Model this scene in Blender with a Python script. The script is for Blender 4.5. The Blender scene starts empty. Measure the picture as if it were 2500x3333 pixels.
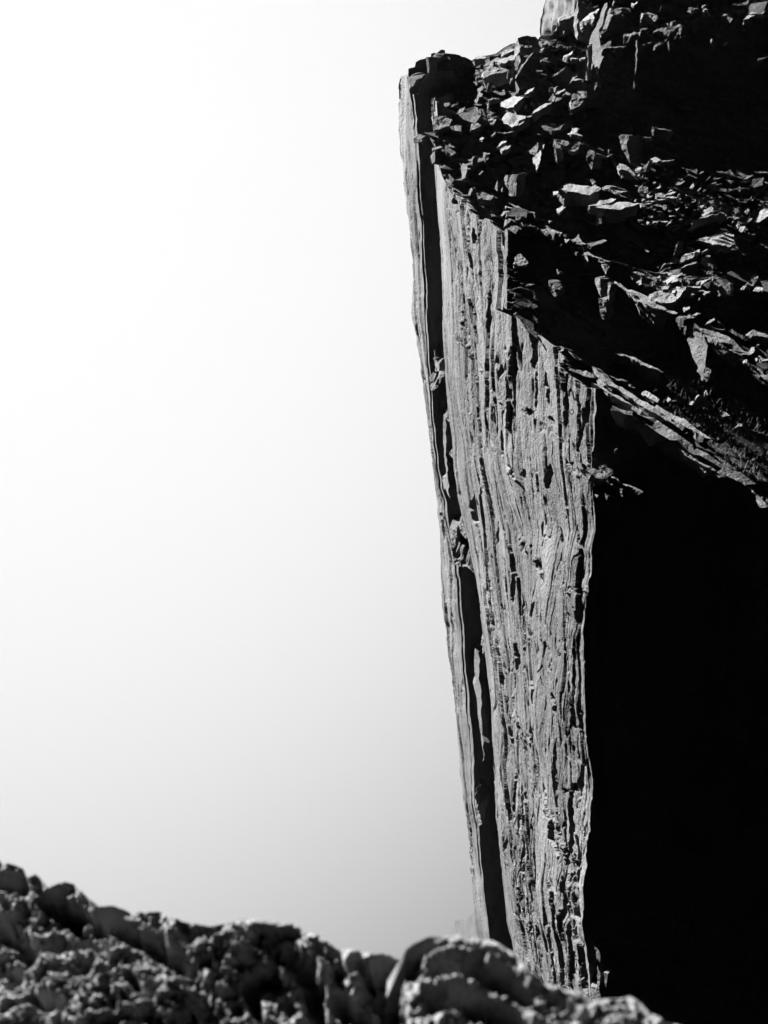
import bpy, bmesh, math, random
import numpy as np
from mathutils import Vector, Matrix
from mathutils.geometry import delaunay_2d_cdt

# ---------------------------------------------------------------- camera, world, sun, exposure
sc = bpy.context.scene
C = sc.collection
F_PX, CX, CY = 3243.0, 1250.0, 1666.5          # focal length and centre in photograph pixels
down = np.array([670.0, -6534.0, -3243.0]); down /= np.linalg.norm(down)
U = -down
Yc = np.array([0, 0, -1.0]); Yc = Yc - Yc.dot(U) * U; Yc /= np.linalg.norm(Yc)
Xc = np.cross(Yc, U)
R = np.stack([Xc, Yc, U])                       # world = R @ camera vector

cam = bpy.data.cameras.new('camera'); cam_o = bpy.data.objects.new('camera', cam); C.objects.link(cam_o)
cam.sensor_fit = 'VERTICAL'; cam.sensor_height = 36.0; cam.sensor_width = 27.0
cam.lens = 36.0 * F_PX / 3333.0
cam.clip_end = 5000; cam.clip_start = 0.05
cam_o.matrix_world = Matrix([list(R[0]) + [0], list(R[1]) + [0], list(R[2]) + [0], [0, 0, 0, 1]])
cam.dof.use_dof = True; cam.dof.focus_distance = 44.0; cam.dof.aperture_fstop = 2.2
sc.camera = cam_o

SUN = np.array([-0.58, 0.69, 0.45]); SUN /= np.linalg.norm(SUN)
sun = bpy.data.lights.new('sun', 'SUN'); sun.energy = 5.0; sun.angle = math.radians(0.5); sun.color = (1, 1, 1)
sun_o = bpy.data.objects.new('sun', sun); C.objects.link(sun_o)
sun_o.rotation_euler = Vector(SUN).to_track_quat('Z', 'Y').to_euler()

EXPOSURE = 3.05
sc.view_settings.view_transform = 'Standard'; sc.view_settings.look = 'None'
sc.view_settings.gamma = 1; sc.view_settings.exposure = EXPOSURE
sc.cycles.volume_bounces = 0; sc.cycles.max_bounces = 4; sc.cycles.diffuse_bounces = 2
sc.cycles.volume_step_rate = 4

def ray(px, py):
    """unit world directions through photograph pixels"""
    px = np.asarray(px, float); py = np.asarray(py, float)
    v = np.stack([(px - CX), -(py - CY), np.full(np.broadcast(px, py).shape, -F_PX)], -1)
    w = v @ R.T
    return w / np.linalg.norm(w, axis=-1, keepdims=True)

def at(px, py, Y):
    """the world point at depth Y (metres north of the camera) on that line of sight"""
    w = ray(px, py)
    return w * (np.asarray(Y, float) / w[..., 1])[..., None]

# bright fog bank lit from behind by the sun; elsewhere the sky is dimmed so shadows stay black
samples = [((100, 100), .985), ((1200, 300), .95), ((600, 1300), .965), ((0, 1700), .955), ((1250, 1000), .945), ((1250, 1700), .885), ((1370, 2200), .77), ((1390, 2550), .66), ((1460, 2600), .60), ((1480, 2900), .50),
           ((820, 2720), .75), ((900, 2900), .65), ((1200, 3000), .59), ((50, 2720), .81), ((800, 2900), .69), ((600, 2200), .86)]
FOG_P = 1.7                                     # value = 1 - (linear function of direction) ** FOG_P
A_ = np.array([np.append(ray(*p), 1.0) for p, _ in samples]); b_ = np.array([(1 - v) ** (1 / FOG_P) for _, v in samples])
fog_k, *_ = np.linalg.lstsq(A_, b_, rcond=None)
world = bpy.data.worlds.new('World'); sc.world = world; world.use_nodes = True
nt = world.node_tree; nt.nodes.clear()
def N(t, tree=None, **kw):
    n = (tree or nt).nodes.new(t)
    for k, v in kw.items(): setattr(n, k, v)
    return n
gen = N('ShaderNodeTexCoord'); dot = N('ShaderNodeVectorMath', operation='DOT_PRODUCT')
dot.inputs[1].default_value = tuple(fog_k[:3])
nt.links.new(gen.outputs['Generated'], dot.inputs[0])
add = N('ShaderNodeMath', operation='ADD'); add.inputs[1].default_value = float(fog_k[3])
nt.links.new(dot.outputs['Value'], add.inputs[0])
ps = N('ShaderNodeMath', operation='MAXIMUM'); ps.inputs[1].default_value = 0.0; nt.links.new(add.outputs[0], ps.inputs[0])
pw = N('ShaderNodeMath', operation='POWER'); pw.inputs[1].default_value = FOG_P; nt.links.new(ps.outputs[0], pw.inputs[0])
mx = N('ShaderNodeMath', operation='SUBTRACT'); mx.inputs[0].default_value = 0.985; nt.links.new(pw.outputs[0], mx.inputs[1])
mn = N('ShaderNodeMath', operation='MAXIMUM'); mn.inputs[1].default_value = 0.0
nt.links.new(mx.outputs[0], mn.inputs[0])
# daylight from the Sky Texture, grey (the picture is black and white), seen only as a breath above the fog
sky = N('ShaderNodeTexSky', sky_type='NISHITA', sun_disc=False)
sky.sun_elevation = math.asin(SUN[2]); sky.sun_rotation = math.atan2(SUN[0], SUN[1])
bw = N('ShaderNodeRGBToBW'); nt.links.new(sky.outputs[0], bw.inputs[0])
skm = N('ShaderNodeMath', operation='MULTIPLY'); skm.inputs[1].default_value = 0.0
nt.links.new(bw.outputs[0], skm.inputs[0])
sm = N('ShaderNodeMath', operation='ADD'); nt.links.new(mn.outputs[0], sm.inputs[0]); nt.links.new(skm.outputs[0], sm.inputs[1])
# added falloff: sky light away from the fog bank is cut to deepen shadows
dot2 = N('ShaderNodeVectorMath', operation='DOT_PRODUCT'); dot2.inputs[1].default_value = tuple(ray(450, 1350))
nt.links.new(gen.outputs['Generated'], dot2.inputs[0])
mr_ = N('ShaderNodeMapRange', interpolation_type='SMOOTHSTEP'); mr_.inputs['From Min'].default_value = .55; mr_.inputs['From Max'].default_value = .80
mr_.inputs['To Min'].default_value = .012; mr_.inputs['To Max'].default_value = 1
nt.links.new(dot2.outputs['Value'], mr_.inputs['Value'])
sm2 = N('ShaderNodeMath', operation='MULTIPLY'); nt.links.new(sm.outputs[0], sm2.inputs[0]); nt.links.new(mr_.outputs[0], sm2.inputs[1]); sm = sm2
bg = N('ShaderNodeBackground'); bg.inputs['Strength'].default_value = 1.0 / 2 ** EXPOSURE
nt.links.new(sm.outputs[0], bg.inputs['Color'])
wo = N('ShaderNodeOutputWorld'); nt.links.new(bg.outputs[0], wo.inputs['Surface'])
print('fog', fog_k, 'resid', A_ @ fog_k - b_)

# ---------------------------------------------------------------- noise
def _h(ix, iy, iz, seed):
    n = (ix * 374761393 + iy * 668265263 + iz * 2147483647 + seed * 1274126177) & 0xffffffff
    n = ((n ^ (n >> 13)) * 1274126177) & 0xffffffff
    n = ((n ^ (n >> 15)) * 2246822519) & 0xffffffff
    return (n ^ (n >> 16)).astype(np.float64) / 4294967295.0

def vnoise(P, seed=0):
    P = np.asarray(P, float); I = np.floor(P).astype(np.int64); f = P - I; f = f * f * f * (f * (f * 6 - 15) + 10)
    r = 0
    for dx in (0, 1):
        wx = f[..., 0] if dx else 1 - f[..., 0]
        for dy in (0, 1):
            wy = f[..., 1] if dy else 1 - f[..., 1]
            for dz in (0, 1):
                wz = f[..., 2] if dz else 1 - f[..., 2]
                r = r + wx * wy * wz * _h(I[..., 0] + dx, I[..., 1] + dy, I[..., 2] + dz, seed)
    return r * 2 - 1

def fbm(P, oct=4, seed=0, gain=.5, ridged=False):
    P = np.asarray(P, float); a, s, t = 1.0, 0.0, 0.0
    for o in range(oct):
        v = vnoise(P * 2.03 ** o + 17.3 * o, seed + o)
        if ridged: v = 1 - 2 * np.abs(v)
        s = s + a * v; t += a; a *= gain
    return s / t

def vor2(u, v, seed=0):
    """2-D cells: (random value of the nearest cell, distance to its border)"""
    iu = np.floor(u).astype(np.int64); iv = np.floor(v).astype(np.int64)
    d1 = np.full(u.shape, 9.0); d2 = np.full(u.shape, 9.0); idv = np.zeros(u.shape)
    for a in (-1, 0, 1):
        for b in (-1, 0, 1):
            cu, cv = iu + a, iv + b
            x = cu + _h(cu, cv, cu * 0, seed); y = cv + _h(cu, cv, cu * 0, seed + 1)
            d = np.maximum(np.abs(x - u), np.abs(y - v) * .8) + .25 * np.hypot(x - u, y - v)
            near = d < d1
            d2 = np.where(near, d1, np.minimum(d2, d)); idv = np.where(near, _h(cu, cv, cu * 0, seed + 2), idv); d1 = np.where(near, d, d1)
    return idv, d2 - d1

def vor3(P, seed=0, block=False):
    I = np.floor(P).astype(np.int64); d1 = np.full(P.shape[:-1], 9.0); idv = np.zeros(P.shape[:-1])
    for a in (-1, 0, 1):
        for b in (-1, 0, 1):
            for c in (-1, 0, 1):
                c0, c1, c2 = I[..., 0] + a, I[..., 1] + b, I[..., 2] + c
                x = c0 + _h(c0, c1, c2, seed) - P[..., 0]; y = c1 + _h(c0, c1, c2, seed + 1) - P[..., 1]; z = c2 + _h(c0, c1, c2, seed + 2) - P[..., 2]
                d = np.maximum(np.maximum(np.abs(x), np.abs(y)), np.abs(z)) if block else np.abs(x) + np.abs(y) + np.abs(z)
                near = d < d1
                idv = np.where(near, _h(c0, c1, c2, seed + 3), idv); d1 = np.where(near, d, d1)
    return idv

# ---------------------------------------------------------------- materials
def rock(name, lo, hi, scale=(3, 3, .6), bump=.02, bscale=(14, 14, 3), grain=60, rough=.9, streak=.5, win=(.38, .64), stain=.85):
    m = bpy.data.materials.new(name); m.use_nodes = True; t = m.node_tree; b = t.nodes['Principled BSDF']
    b.inputs['Roughness'].default_value = rough; b.inputs['Specular IOR Level'].default_value = .12
    geo = N('ShaderNodeNewGeometry', t)
    def noise(sc3, det, s=1.0):
        mp = N('ShaderNodeVectorMath', t, operation='MULTIPLY'); mp.inputs[1].default_value = sc3
        t.links.new(geo.outputs['Position'], mp.inputs[0])
        n = N('ShaderNodeTexNoise', t); n.inputs['Scale'].default_value = s; n.inputs['Detail'].default_value = det; n.inputs['Roughness'].default_value = .65
        t.links.new(mp.outputs[0], n.inputs['Vector']); return n
    n1 = noise(scale, 6); n2 = noise((.25, .25, .12), 5); n3 = noise(grain if isinstance(grain, tuple) else (grain,) * 3, 3)
    def mth(op, a, bb):
        q = N('ShaderNodeMath', t, operation=op)
        for i, x in enumerate((a, bb)):
            if isinstance(x, (int, float)): q.inputs[i].default_value = x
            else: t.links.new(x, q.inputs[i])
        return q.outputs[0]
    s = mth('ADD', mth('MULTIPLY', n1.outputs[0], streak), mth('ADD', mth('MULTIPLY', n2.outputs[0], .75 - streak / 2), mth('MULTIPLY', n3.outputs[0], .25 - streak / 2 + .25)))
    cr = N('ShaderNodeMapRange', t); cr.inputs['From Min'].default_value, cr.inputs['From Max'].default_value = win
    cr.inputs['To Min'].default_value = lo * .62; cr.inputs['To Max'].default_value = hi * .62
    t.links.new(s, cr.inputs['Value'])
    n4 = noise((.16, .16, .07) if stain < 1 else (1, 1, 1), 5); st = N('ShaderNodeMapRange', t); st.inputs['From Min'].default_value = .38; st.inputs['From Max'].default_value = .62
    st.inputs['To Min'].default_value = stain; st.inputs['To Max'].default_value = 1.12
    t.links.new(n4.outputs[0], st.inputs['Value']); t.links.new(mth('MULTIPLY', cr.outputs[0], st.outputs[0]), b.inputs['Base Color'])
    nb = noise(bscale, 8); h = mth('ADD', nb.outputs[0], mth('MULTIPLY', n3.outputs[0], .35))
    bp = N('ShaderNodeBump', t); bp.inputs['Strength'].default_value = 1; bp.inputs['Distance'].default_value = bump
    t.links.new(h, bp.inputs['Height']); t.links.new(bp.outputs[0], b.inputs['Normal'])
    return m

M_FACE = rock('streaked_schist', .02, .116, scale=(2.6, 1.7, .6), bump=.16, bscale=(6, 5, 5), grain=(9, 6, 17), win=(.42, .60), stain=.5)
M_SHADE_DARK = rock('shade_dark_schist', .025, .075, bump=.22, bscale=(4, 4, 6), grain=9)  # cliff schist with colour darkened to deepen shade on slopes, recess, wall and rubble
M_STONE = rock('broken_stone', .03, .16, scale=(3, 3, 9), bump=.09, bscale=(4, 4, 12), grain=16)
M_LEDGE = rock('ledge_stone', .02, .10, scale=(3, 3, 4), bump=.12, bscale=(5, 5, 8), grain=14)
M_FORE = rock('lichened_rock', .015, .24, scale=(12, 12, 12), bump=.014, bscale=(45, 45, 45), grain=90, streak=.5, win=(.42, .6))
M_FAR = rock('far_schist', .03, .07, scale=(.4, .4, .1), bump=.2, bscale=(.8, .8, .2), grain=3)
M_METAL = bpy.data.materials.new('dull_metal'); M_METAL.use_nodes = True
_b = M_METAL.node_tree.nodes['Principled BSDF']; _b.inputs['Base Color'].default_value = (.03, .03, .03, 1); _b.inputs['Metallic'].default_value = .6; _b.inputs['Roughness'].default_value = .5
M_GRASS = bpy.data.materials.new('dry_grass'); M_GRASS.use_nodes = True
_b = M_GRASS.node_tree.nodes['Principled BSDF']; _b.inputs['Base Color'].default_value = (.05, .05, .05, 1); _b.inputs['Roughness'].default_value = .8

# ---------------------------------------------------------------- object helpers
def obj(name, verts, faces, mat, parent=None, loc=(0, 0, 0), smooth=False):
    me = bpy.data.meshes.new(name)
    v = np.asarray(verts, float).reshape(-1, 3) - np.asarray(loc, float)
    faces_np = isinstance(faces, np.ndarray)
    if faces_np:
        k = faces.shape[1]; nf = len(faces)
        me.vertices.add(len(v)); me.vertices.foreach_set('co', v.ravel())
        me.loops.add(nf * k); me.loops.foreach_set('vertex_index', faces.astype(np.int32).ravel())
        me.polygons.add(nf); me.polygons.foreach_set('loop_start', np.arange(0, nf * k, k, dtype=np.int32))
        me.update(calc_edges=True); me.validate()
    else:
        me.from_pydata([tuple(x) for x in v], [], faces)
    me.materials.append(mat)
    if smooth: me.polygons.foreach_set('use_smooth', np.ones(len(me.polygons), bool))
    o = bpy.data.objects.new(name, me); C.objects.link(o); o.location = loc
    if parent: o.parent = parent; o.location = np.asarray(loc) - np.asarray(parent.location)
    return o

def tag(o, label=None, cat=None, group=None, kind=None):
    if label: o['label'] = label
    if cat: o['category'] = cat
    if group: o['group'] = group
    if kind: o['kind'] = kind
    return o

def grid(P, skirts=()):
    """P (n rows, m columns, 3) -> verts, quads; skirts: list of (side, vector) thrown back from a border"""
    n, m = P.shape[:2]; V = P.reshape(-1, 3); idx = np.arange(n * m).reshape(n, m)
    q = [np.stack([idx[:-1, :-1], idx[1:, :-1], idx[1:, 1:], idx[:-1, 1:]], -1).reshape(-1, 4)]
    V = [V]; base = n * m
    for side, vec in skirts:
        e = {'top': idx[0], 'bottom': idx[-1], 'left': idx[:, 0], 'right': idx[:, -1]}[side]
        vec = np.asarray(vec, float); steps = 6
        prev = e
        for k in range(1, steps + 1):
            w = P.reshape(-1, 3)[e] + vec * k / steps
            w = w + .12 * np.stack([vnoise(w * 1.3, 5), vnoise(w * 1.3, 6), vnoise(w * 1.3, 7)], -1)
            V.append(w); cur = np.arange(base, base + len(e)); base += len(e)
            q.append(np.stack([prev[:-1], prev[1:], cur[1:], cur[:-1]], -1)); prev = cur
    return np.concatenate(V), np.concatenate(q)

def curve(pts, axis=1):
    """piecewise-linear function; axis=1: px as a function of py, axis=0: py as a function of px"""
    a = np.array(pts, float); o = np.argsort(a[:, axis]); a = a[o]
    return lambda t: np.interp(t, a[:, axis], a[:, 1 - axis])

# ---------------------------------------------------------------- outlines of the cliff, in photograph pixels
SL = curve([(1314,240),(1314,256),(1310,392),(1319,603),(1340,844),(1338,1025),(1356,1160),(1374,1296),(1386,1507),(1401,1703),(1416,1884),(1439,2065),(1465,2230),(1484,2411),(1507,2637),(1525,2833),(1545,3014),(1555,3165),(1590,3500)])
SR = curve([(1331,240),(1337,285),(1350,407),(1357,529),(1360,630),(1368,732),(1374,854),(1379,955),(1385,1103),(1396,1230),(1402,1356),(1412,1441),(1419,1525),(1429,1588),(1444,1631),(1452,1694),(1460,1724),(1472,1781),(1480,1842),(1490,1944),(1501,2046),(1507,2188),(1521,2270),(1525,2371),(1531,2473),(1533,2575),(1552,2681),(1561,2816),(1570,2929),(1590,3042),(1640,3500)])
ML = curve([(1407,321),(1411,407),(1421,529),(1429,651),(1439,773),(1445,854),(1448,1061),(1453,1230),(1465,1348),(1474,1420),(1482,1525),(1500,1640),(1522,1741),(1538,1822),(1555,1924),(1572,2054),(1582,2130),(1598,2290),(1603,2371),(1609,2514),(1613,2590),(1622,2771),(1635,2884),(1649,2997),(1665,3065),(1740,3600)])
MR = curve([(1927,1200),(1925,1276),(1921,1356),(1917,1483),(1925,1610),(1934,1673),(1938,1724),(1920,1802),(1913,1883),(1903,1944),(1901,2066),(1903,2229),(1907,2412),(1919,2554),(1920,2568),(1916,2703),(1917,2816),(1906,2884),(1908,2929),(1908,2997),(1920,3088),(1920,3155),(1925,3260),(1930,3600)])
def ragged(f, big, small, seed):
    def g(y):
        y = np.asarray(y, float); o = y * 0
        return f(y) + big * 2 * vnoise(np.stack([y / 110, o, o], -1), seed) + small * 2 * fbm(np.stack([y / 38, o + seed, o], -1), 2, seed + 1)
    return g
SL0, SR0 = SL, SR
SL = ragged(SL0, 1.3, 1.2, 401); SR = ragged(SR0, 1.5, 1.5, 402); MR_E = ragged(MR, .8, 1.8, 403)
M_TOP1 = curve([(1405,330),(1411,400),(1422,500),(1429,529),(1440,560),(1466,610),(1494,651),(1515,640),(1535,667),(1559,692),(1580,700),(1608,722),(1628,753),(1640,800)], 0)
M_TOP2 = curve([(1600,960),(1651,1000),(1693,1031),(1710,1060),(1756,1099),(1799,1166),(1849,1195),(1883,1242),(1908,1262),(1934,1272)], 0)
R1 = curve([(1900,1262),(1923,1268),(1992,1325),(2053,1361),(2135,1410),(2196,1451),(2257,1492),(2358,1557),(2419,1573),(2460,1610),(2500,1650),(2700,1800)], 0)
RIDGE = curve([(1331,232),(1337,222),(1356,218),(1358,203),(1372,194),(1388,191),(1394,183),(1402,175),(1449,173),(1478,176),(1494,179),(1503,185),(1514,186),(1535,197),(1559,183),(1580,181),(1596,179),(1616,173),(1640,155),(1665,142),(1748,132),(1762,114),(1795,109),(1812,96),(1815,66),(1836,58),(1868,50),(1875,-60),(2700,-60)], 0)

Y_NEAR, Y_FAR = 28.0, 65.0
def m_y(px, py):
    s = (px - ML(py)) / (MR(py) - ML(py)); return 1 / ((1 / Y_FAR) * (1 - s) + (1 / Y_NEAR) * s)

cliff = bpy.data.objects.new('cliff', None); C.objects.link(cliff)
tag(cliff, 'towering dark layered rock cliff with one sunlit streaked face', 'cliff', kind='structure')

# explicit slots, flakes and rubble of the lit face: (polyline in pixels, half width px, depth m)
SLOTS = [([(1613,1010),(1620,1060)], 9, -.5), ([(1619,1080),(1622,1200)], 4.5, -.35), ([(1713,1060),(1725,1120),(1722,1205)], 8, -.6), ([(1738,1080),(1742,1118)], 6, -.4),
         ([(1758,1215),(1764,1320)], 5, -.4), ([(1727,1215),(1730,1330)], 4, -.35), ([(1486,955),(1490,1080)], 3, -.3), ([(1539,1110),(1540,1160)], 3, -.3), ([(1725,1340),(1735,1400),(1740,1450)], 6, -.4),
         ([(1769,1360),(1778,1385)], 6, -.4), ([(1903,1330),(1895,1420),(1890,1470)], 6, -.5), ([(1641,1590),(1639,1520)], 4, -.3), ([(1664,1400),(1668,1480)], 5, -.35), ([(1712,1530),(1713,1555)], 5, -.4),
         ([(1774,1515),(1772,1590)], 6, -.45), ([(1757,1600),(1760,1640)], 4, -.3), ([(1822,1530),(1825,1640)], 3, -.3), ([(1858,1510),(1855,1560)], 5, -.4), ([(1520,1620),(1526,1700)], 12, -.5),
         ([(1553,1630),(1558,1700)], 3.5, -.3), ([(1602,1560),(1612,1640)], 3, -.3), ([(1725,2075),(1728,2130)], 3, -.3), ([(1695,2095),(1700,2140),(1696,2180)], 9, -.4),
         ([(1673,2110),(1683,2245)], 5, -.5), ([(1655,2170),(1662,2210)], 9, -.5), ([(1720,2110),(1724,2130)], 5, -.4), ([(1853,2080),(1864,2110),(1860,2140)], 12, -.7), ([(1855,2150),(1866,2260),(1868,2370)], 8, -.8),
         ([(1820,2255),(1828,2290)], 7, -.6), ([(1830,2290),(1832,2320)], 5, -.4), ([(1741,2350),(1748,2420)], 5, -.4), ([(1836,2400),(1840,2590),(1838,2640)], 4, -.5), ([(1885,2300),(1902,2460)], 3, -.4),
         ([(1855,1960),(1862,2080)], 4, -.4), ([(1695,1870),(1690,1960)], 7, -.3), ([(1616,1700),(1612,1780)], 3, -.3), ([(1763,1700),(1764,1790)], 3.5, -.35), ([(1808,1720),(1811,1880)], 3.5, -.4),
         ([(1905,1705),(1908,1780)], 3, -.4), ([(1813,2670),(1820,2750)], 9, -.6), ([(1835,2680),(1845,2745)], 7, -.6), ([(1825,2750),(1832,2780)], 6, -.4), ([(1840,2500),(1838,2650)], 6, -.6), ([(1867,2630),(1870,2790)], 3.5, -.4),
         ([(1884,2830),(1888,2870)], 8, -.5), ([(1878,2950),(1880,2990)], 7, -.5), ([(1858,2885),(1862,2930)], 3.5, -.4), ([(1735,2960),(1745,3080)], 3.5, -.35), ([(1632,2800),(1640,2720)], 3, -.3), ([(1700,2810),(1716,2940)], 5, -.35),
         ([(1672,2520),(1676,2700)], 4, -.35), ([(1818,3000),(1826,3130),(1822,3260)], 4, -.45), ([(1905,3140),(1912,3230)], 7, -.6), ([(1672,2350),(1666,2260)], 4, -.3), ([(1728,2540),(1730,2620)], 3, -.3), ([(1880,3010),(1885,3080)], 3.5, -.4),
         ([(1580,640),(1586,720)], 7, -.5), ([(1478,640),(1484,690)], 8, -.6), ([(1535,700),(1540,760)], 4, -.4), ([(1570,740),(1576,800)], 5, -.5), ([(1655,1700),(1652,1800)], 3, -.3), ([(1590,2000),(1600,2100)],3,-.3), ([(1750,1960),(1748,2010)],5,-.4)]
RUBBLE = [([(1588,2000),(1620,2090),(1640,2160),(1665,2250),(1690,2330)], 11), ([(1690,2330),(1735,2430),(1770,2500),(1790,2600),(1820,2680),(1850,2760),(1880,2820)], 14), ([(1480,1090),(1520,1150),(1620,1230),(1700,1330),(1780,1420),(1900,1540)], 14),
          ([(1700,1750),(1790,1900),(1900,1920)], 16), ([(1610,1330),(1650,1450),(1700,1560)], 8), ([(1840,2080),(1800,2180)], 10)]
def seg_d(px, py, pl, sx=1.0):
    d = np.full(px.shape, 1e9)
    for (x0, y0), (x1, y1) in zip(pl[:-1], pl[1:]):
        dx, dy = x1 - x0, y1 - y0; t = np.clip(((px - x0) * dx + (py - y0) * dy) / (dx * dx + dy * dy), 0, 1)
        d = np.minimum(d, np.hypot(px - x0 - t * dx, (py - y0 - t * dy) * sx))
    return d

def flakes(u, v, seed, tilt=1.0):
    """overlapping plates: a random level and a random tilt for each pointed, stretched cell"""
    iu = np.floor(u).astype(np.int64); iv = np.floor(v).astype(np.int64); best = np.full(u.shape, 9.0); out = np.zeros(u.shape)
    for p in (-1, 0, 1):
        for q in (-1, 0, 1):
            cu, cv = iu + p, iv + q; z0 = cu * 0
            x = u - cu - _h(cu, cv, z0, seed); y = v - cv - _h(cu, cv, z0, seed + 1)
            sh = _h(cu, cv, z0, seed + 3) - .5
            d = np.abs(x + sh * .5 * y) + .45 * np.hypot(x, y) + .12 * np.abs(y)
            val = (_h(cu, cv, z0, seed + 2) - .5) + tilt * (x * (_h(cu, cv, z0, seed + 4) - .5) + y * (_h(cu, cv, z0, seed + 5) - .35))
            near = d < best; out = np.where(near, val, out); best = np.where(near, d, best)
    return out

def face_relief(P, px=None, py=None, k=1.0):
    a, z = P[..., 1], P[..., 2]; o = a * 0
    w1 = fbm(np.stack([a * .22, z * .09, o], -1), 4, 11); w2 = fbm(np.stack([a * .9, z * .35, o], -1), 3, 12); w3 = fbm(np.stack([a * 2.2, z * 1.1, o], -1), 3, 13)
    zone = fbm(np.stack([a / 5 + z * .03, z / 9, o + 4], -1), 3, 14)
    d = .9 * fbm(np.stack([a / 7, z / 16, o + 3], -1), 3, 1)
    aa = a + .8 * w1 + .3 * w2 + .14 * w3 + .10 * z * (.6 + zone); zz = z + 1.6 * w2 + .5 * w3
    rough = np.clip(zone * 2.2 + .55, .12, 1.0)
    d = d + .27 * flakes(aa / 2.7, zz / 9, 21, .9) + .24 * flakes(aa / 1.5, zz / 5.2, 31, .9) * rough + .09 * flakes(aa / .75, zz / 3.6, 41) * (rough * .7 + .3)
    u2 = a * .8 + z * .45; v2 = z * .8 - a * .5
    d = d + .2 * flakes(u2 / 4.5 + .4 * w2, v2 / 2.6 + .5 * w1, 47, .5) * rough
    rr = np.abs(vnoise(np.stack([aa / 1.3, zz / 9, o + 2], -1), 55)); rr2 = np.abs(vnoise(np.stack([aa / .7, zz / 3.4, o + 5], -1), 56)); rr3 = np.abs(vnoise(np.stack([aa / .55 + .2 * z, zz / 1.5, o + 8], -1), 58))
    keep3 = np.clip(fbm(np.stack([a / 1.6, z / 2, o + 11], -1), 3, 59) * 6 - .6, 0, 1)
    keep = np.clip(fbm(np.stack([a / 2, z / 3, o + 7], -1), 3, 57) * 5 - .1, 0, 1)
    d = d - .28 * np.clip(1 - rr / .065, 0, 1) * keep - .12 * np.clip(1 - rr2 / .08, 0, 1) * keep - .12 * np.clip(1 - rr3 / .1, 0, 1) * keep3
    d = d + .04 * fbm(np.stack([aa / .35, zz / 3.2, o], -1), 3, 61) + .05 * fbm(np.stack([a / .4, z / .35, o], -1), 3, 71) * (.35 + rough) + .08 * fbm(np.stack([a / 1.3, z / 1.1, o], -1), 3, 72) * rough
    if px is not None:
        wob = 4 * fbm(np.stack([px / 14, py / 22, px * 0], -1), 3, 81)
        for pl, hw, dep in SLOTS:
            y0 = min(p[1] for p in pl); y1 = max(p[1] for p in pl); tt = np.clip((py - y0 + 6) / (y1 - y0 + 12), 0, 1)
            q = seg_d(px + wob, py, pl); d = d + dep * 1.2 * np.clip((hw * (4 * tt * (1 - tt)) ** .5 - q) / 2.5, 0, 1)
        for pl, hw in RUBBLE:
            q = seg_d(px + wob * 3, py, pl); m = np.clip((hw - q) / 9, 0, 1) * np.clip(.5 + 2 * w3 + w2, 0, 1)
            d = d + m * (.34 * (vor3(np.stack([a / .7, z / .45, o], -1), 91) - .5) + .3 * fbm(np.stack([a / .6, z / .35, o], -1), 4, 92) - .08)
    return d * k

OUT = np.array([-1, -.05, 0.0])
def face_patch(name, s0, s1, top, pybot, ns, ntt, skirts):
    s = np.linspace(s0, s1, ns)[None, :].repeat(ntt, 0)
    t = np.linspace(0, 1, ntt)[:, None].repeat(ns, 1)
    px0 = ML(900) + (1921 - ML(900)) * s[0]
    tp = top(px0)
    for _ in range(12): tp = .5 * tp + .5 * top(ML(tp) + (MR(tp) - ML(tp)) * s[0])
    py = tp[None, :] + t * (pybot - tp[None, :]); px = ML(py) + (MR(py) - ML(py)) * s
    Y = 1 / ((1 / Y_FAR) * (1 - s) + (1 / Y_NEAR) * s)
    jit = (MR_E(py) - MR(py)) * np.clip((s - .9) * 10, 0, 1)
    if s1 < .9: jit = (ragged(lambda y: 0 * y, 3, 7, 410)(py)) * np.clip((s - s1 + .06) * 16, 0, 1) * np.clip((960 - py) / 60, 0, 1)
    P = at(px + jit, py, Y)
    edge = .35 + .65 * np.clip(s / .07, 0, 1)
    hold = edge - .62 * np.clip((s - (s1 - .07)) / .07, 0, 1) * (1 if s1 > .9 else np.clip((1120 - py) / 170, 0, 1))
    P = P + OUT * (face_relief(P, px, py) * hold - .3 * np.clip(1 - s / .12, 0, 1))[..., None]
    v, f = grid(P, skirts)
    return obj(name, v, f, M_FACE, cliff)
face_patch('upper_face', -.04, .43, lambda x: M_TOP1(x), 3560, 320, 1300, [('top', (2.5, 2.5, -1.8)), ('left', (3, 8, 0)), ('right', (1.5, 1.2, 0))])
face_patch('lower_face', .42, 1.0, lambda x: M_TOP2(x), 3560, 380, 1150, [('top', (2.5, 2.2, -2.2)), ('right', (.6, .6, 0))])

# ---- buttress behind: dark front and a lit strip
def ypatch(name, L, Rr, Y0, Y1, py0, py1, ns, ntt, mat, disp, parent, skirts=(), topf=None):
    s = np.linspace(0, 1, ns)[None, :].repeat(ntt, 0); t = np.linspace(0, 1, ntt)[:, None]
    pt = py0 if topf is None else topf(L(300) + (Rr(300) - L(300)) * s[0])[None, :]
    py = pt + t * (py1 - pt) + s * 0; px = L(py) + (Rr(py) - L(py)) * s
    P = at(px, py, 1 / ((1 - s) / Y0 + s / Y1)); P = P + disp(P, px, py)
    v, f = grid(P, skirts); return obj(name, v, f, mat, parent)
butt = bpy.data.objects.new('buttress', None); C.objects.link(butt)
tag(butt, 'slender rock buttress standing behind the sunlit face, hazy pale left side', 'rock buttress', kind='structure')
def relief_n(P, px, py): return OUT * (face_relief(P * np.array([1, .8, .6]) + 40, None, None, .95) * (.3 + .7 * np.clip((SR(py) - px) / 22, 0, 1)) - .25)[..., None]
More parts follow.
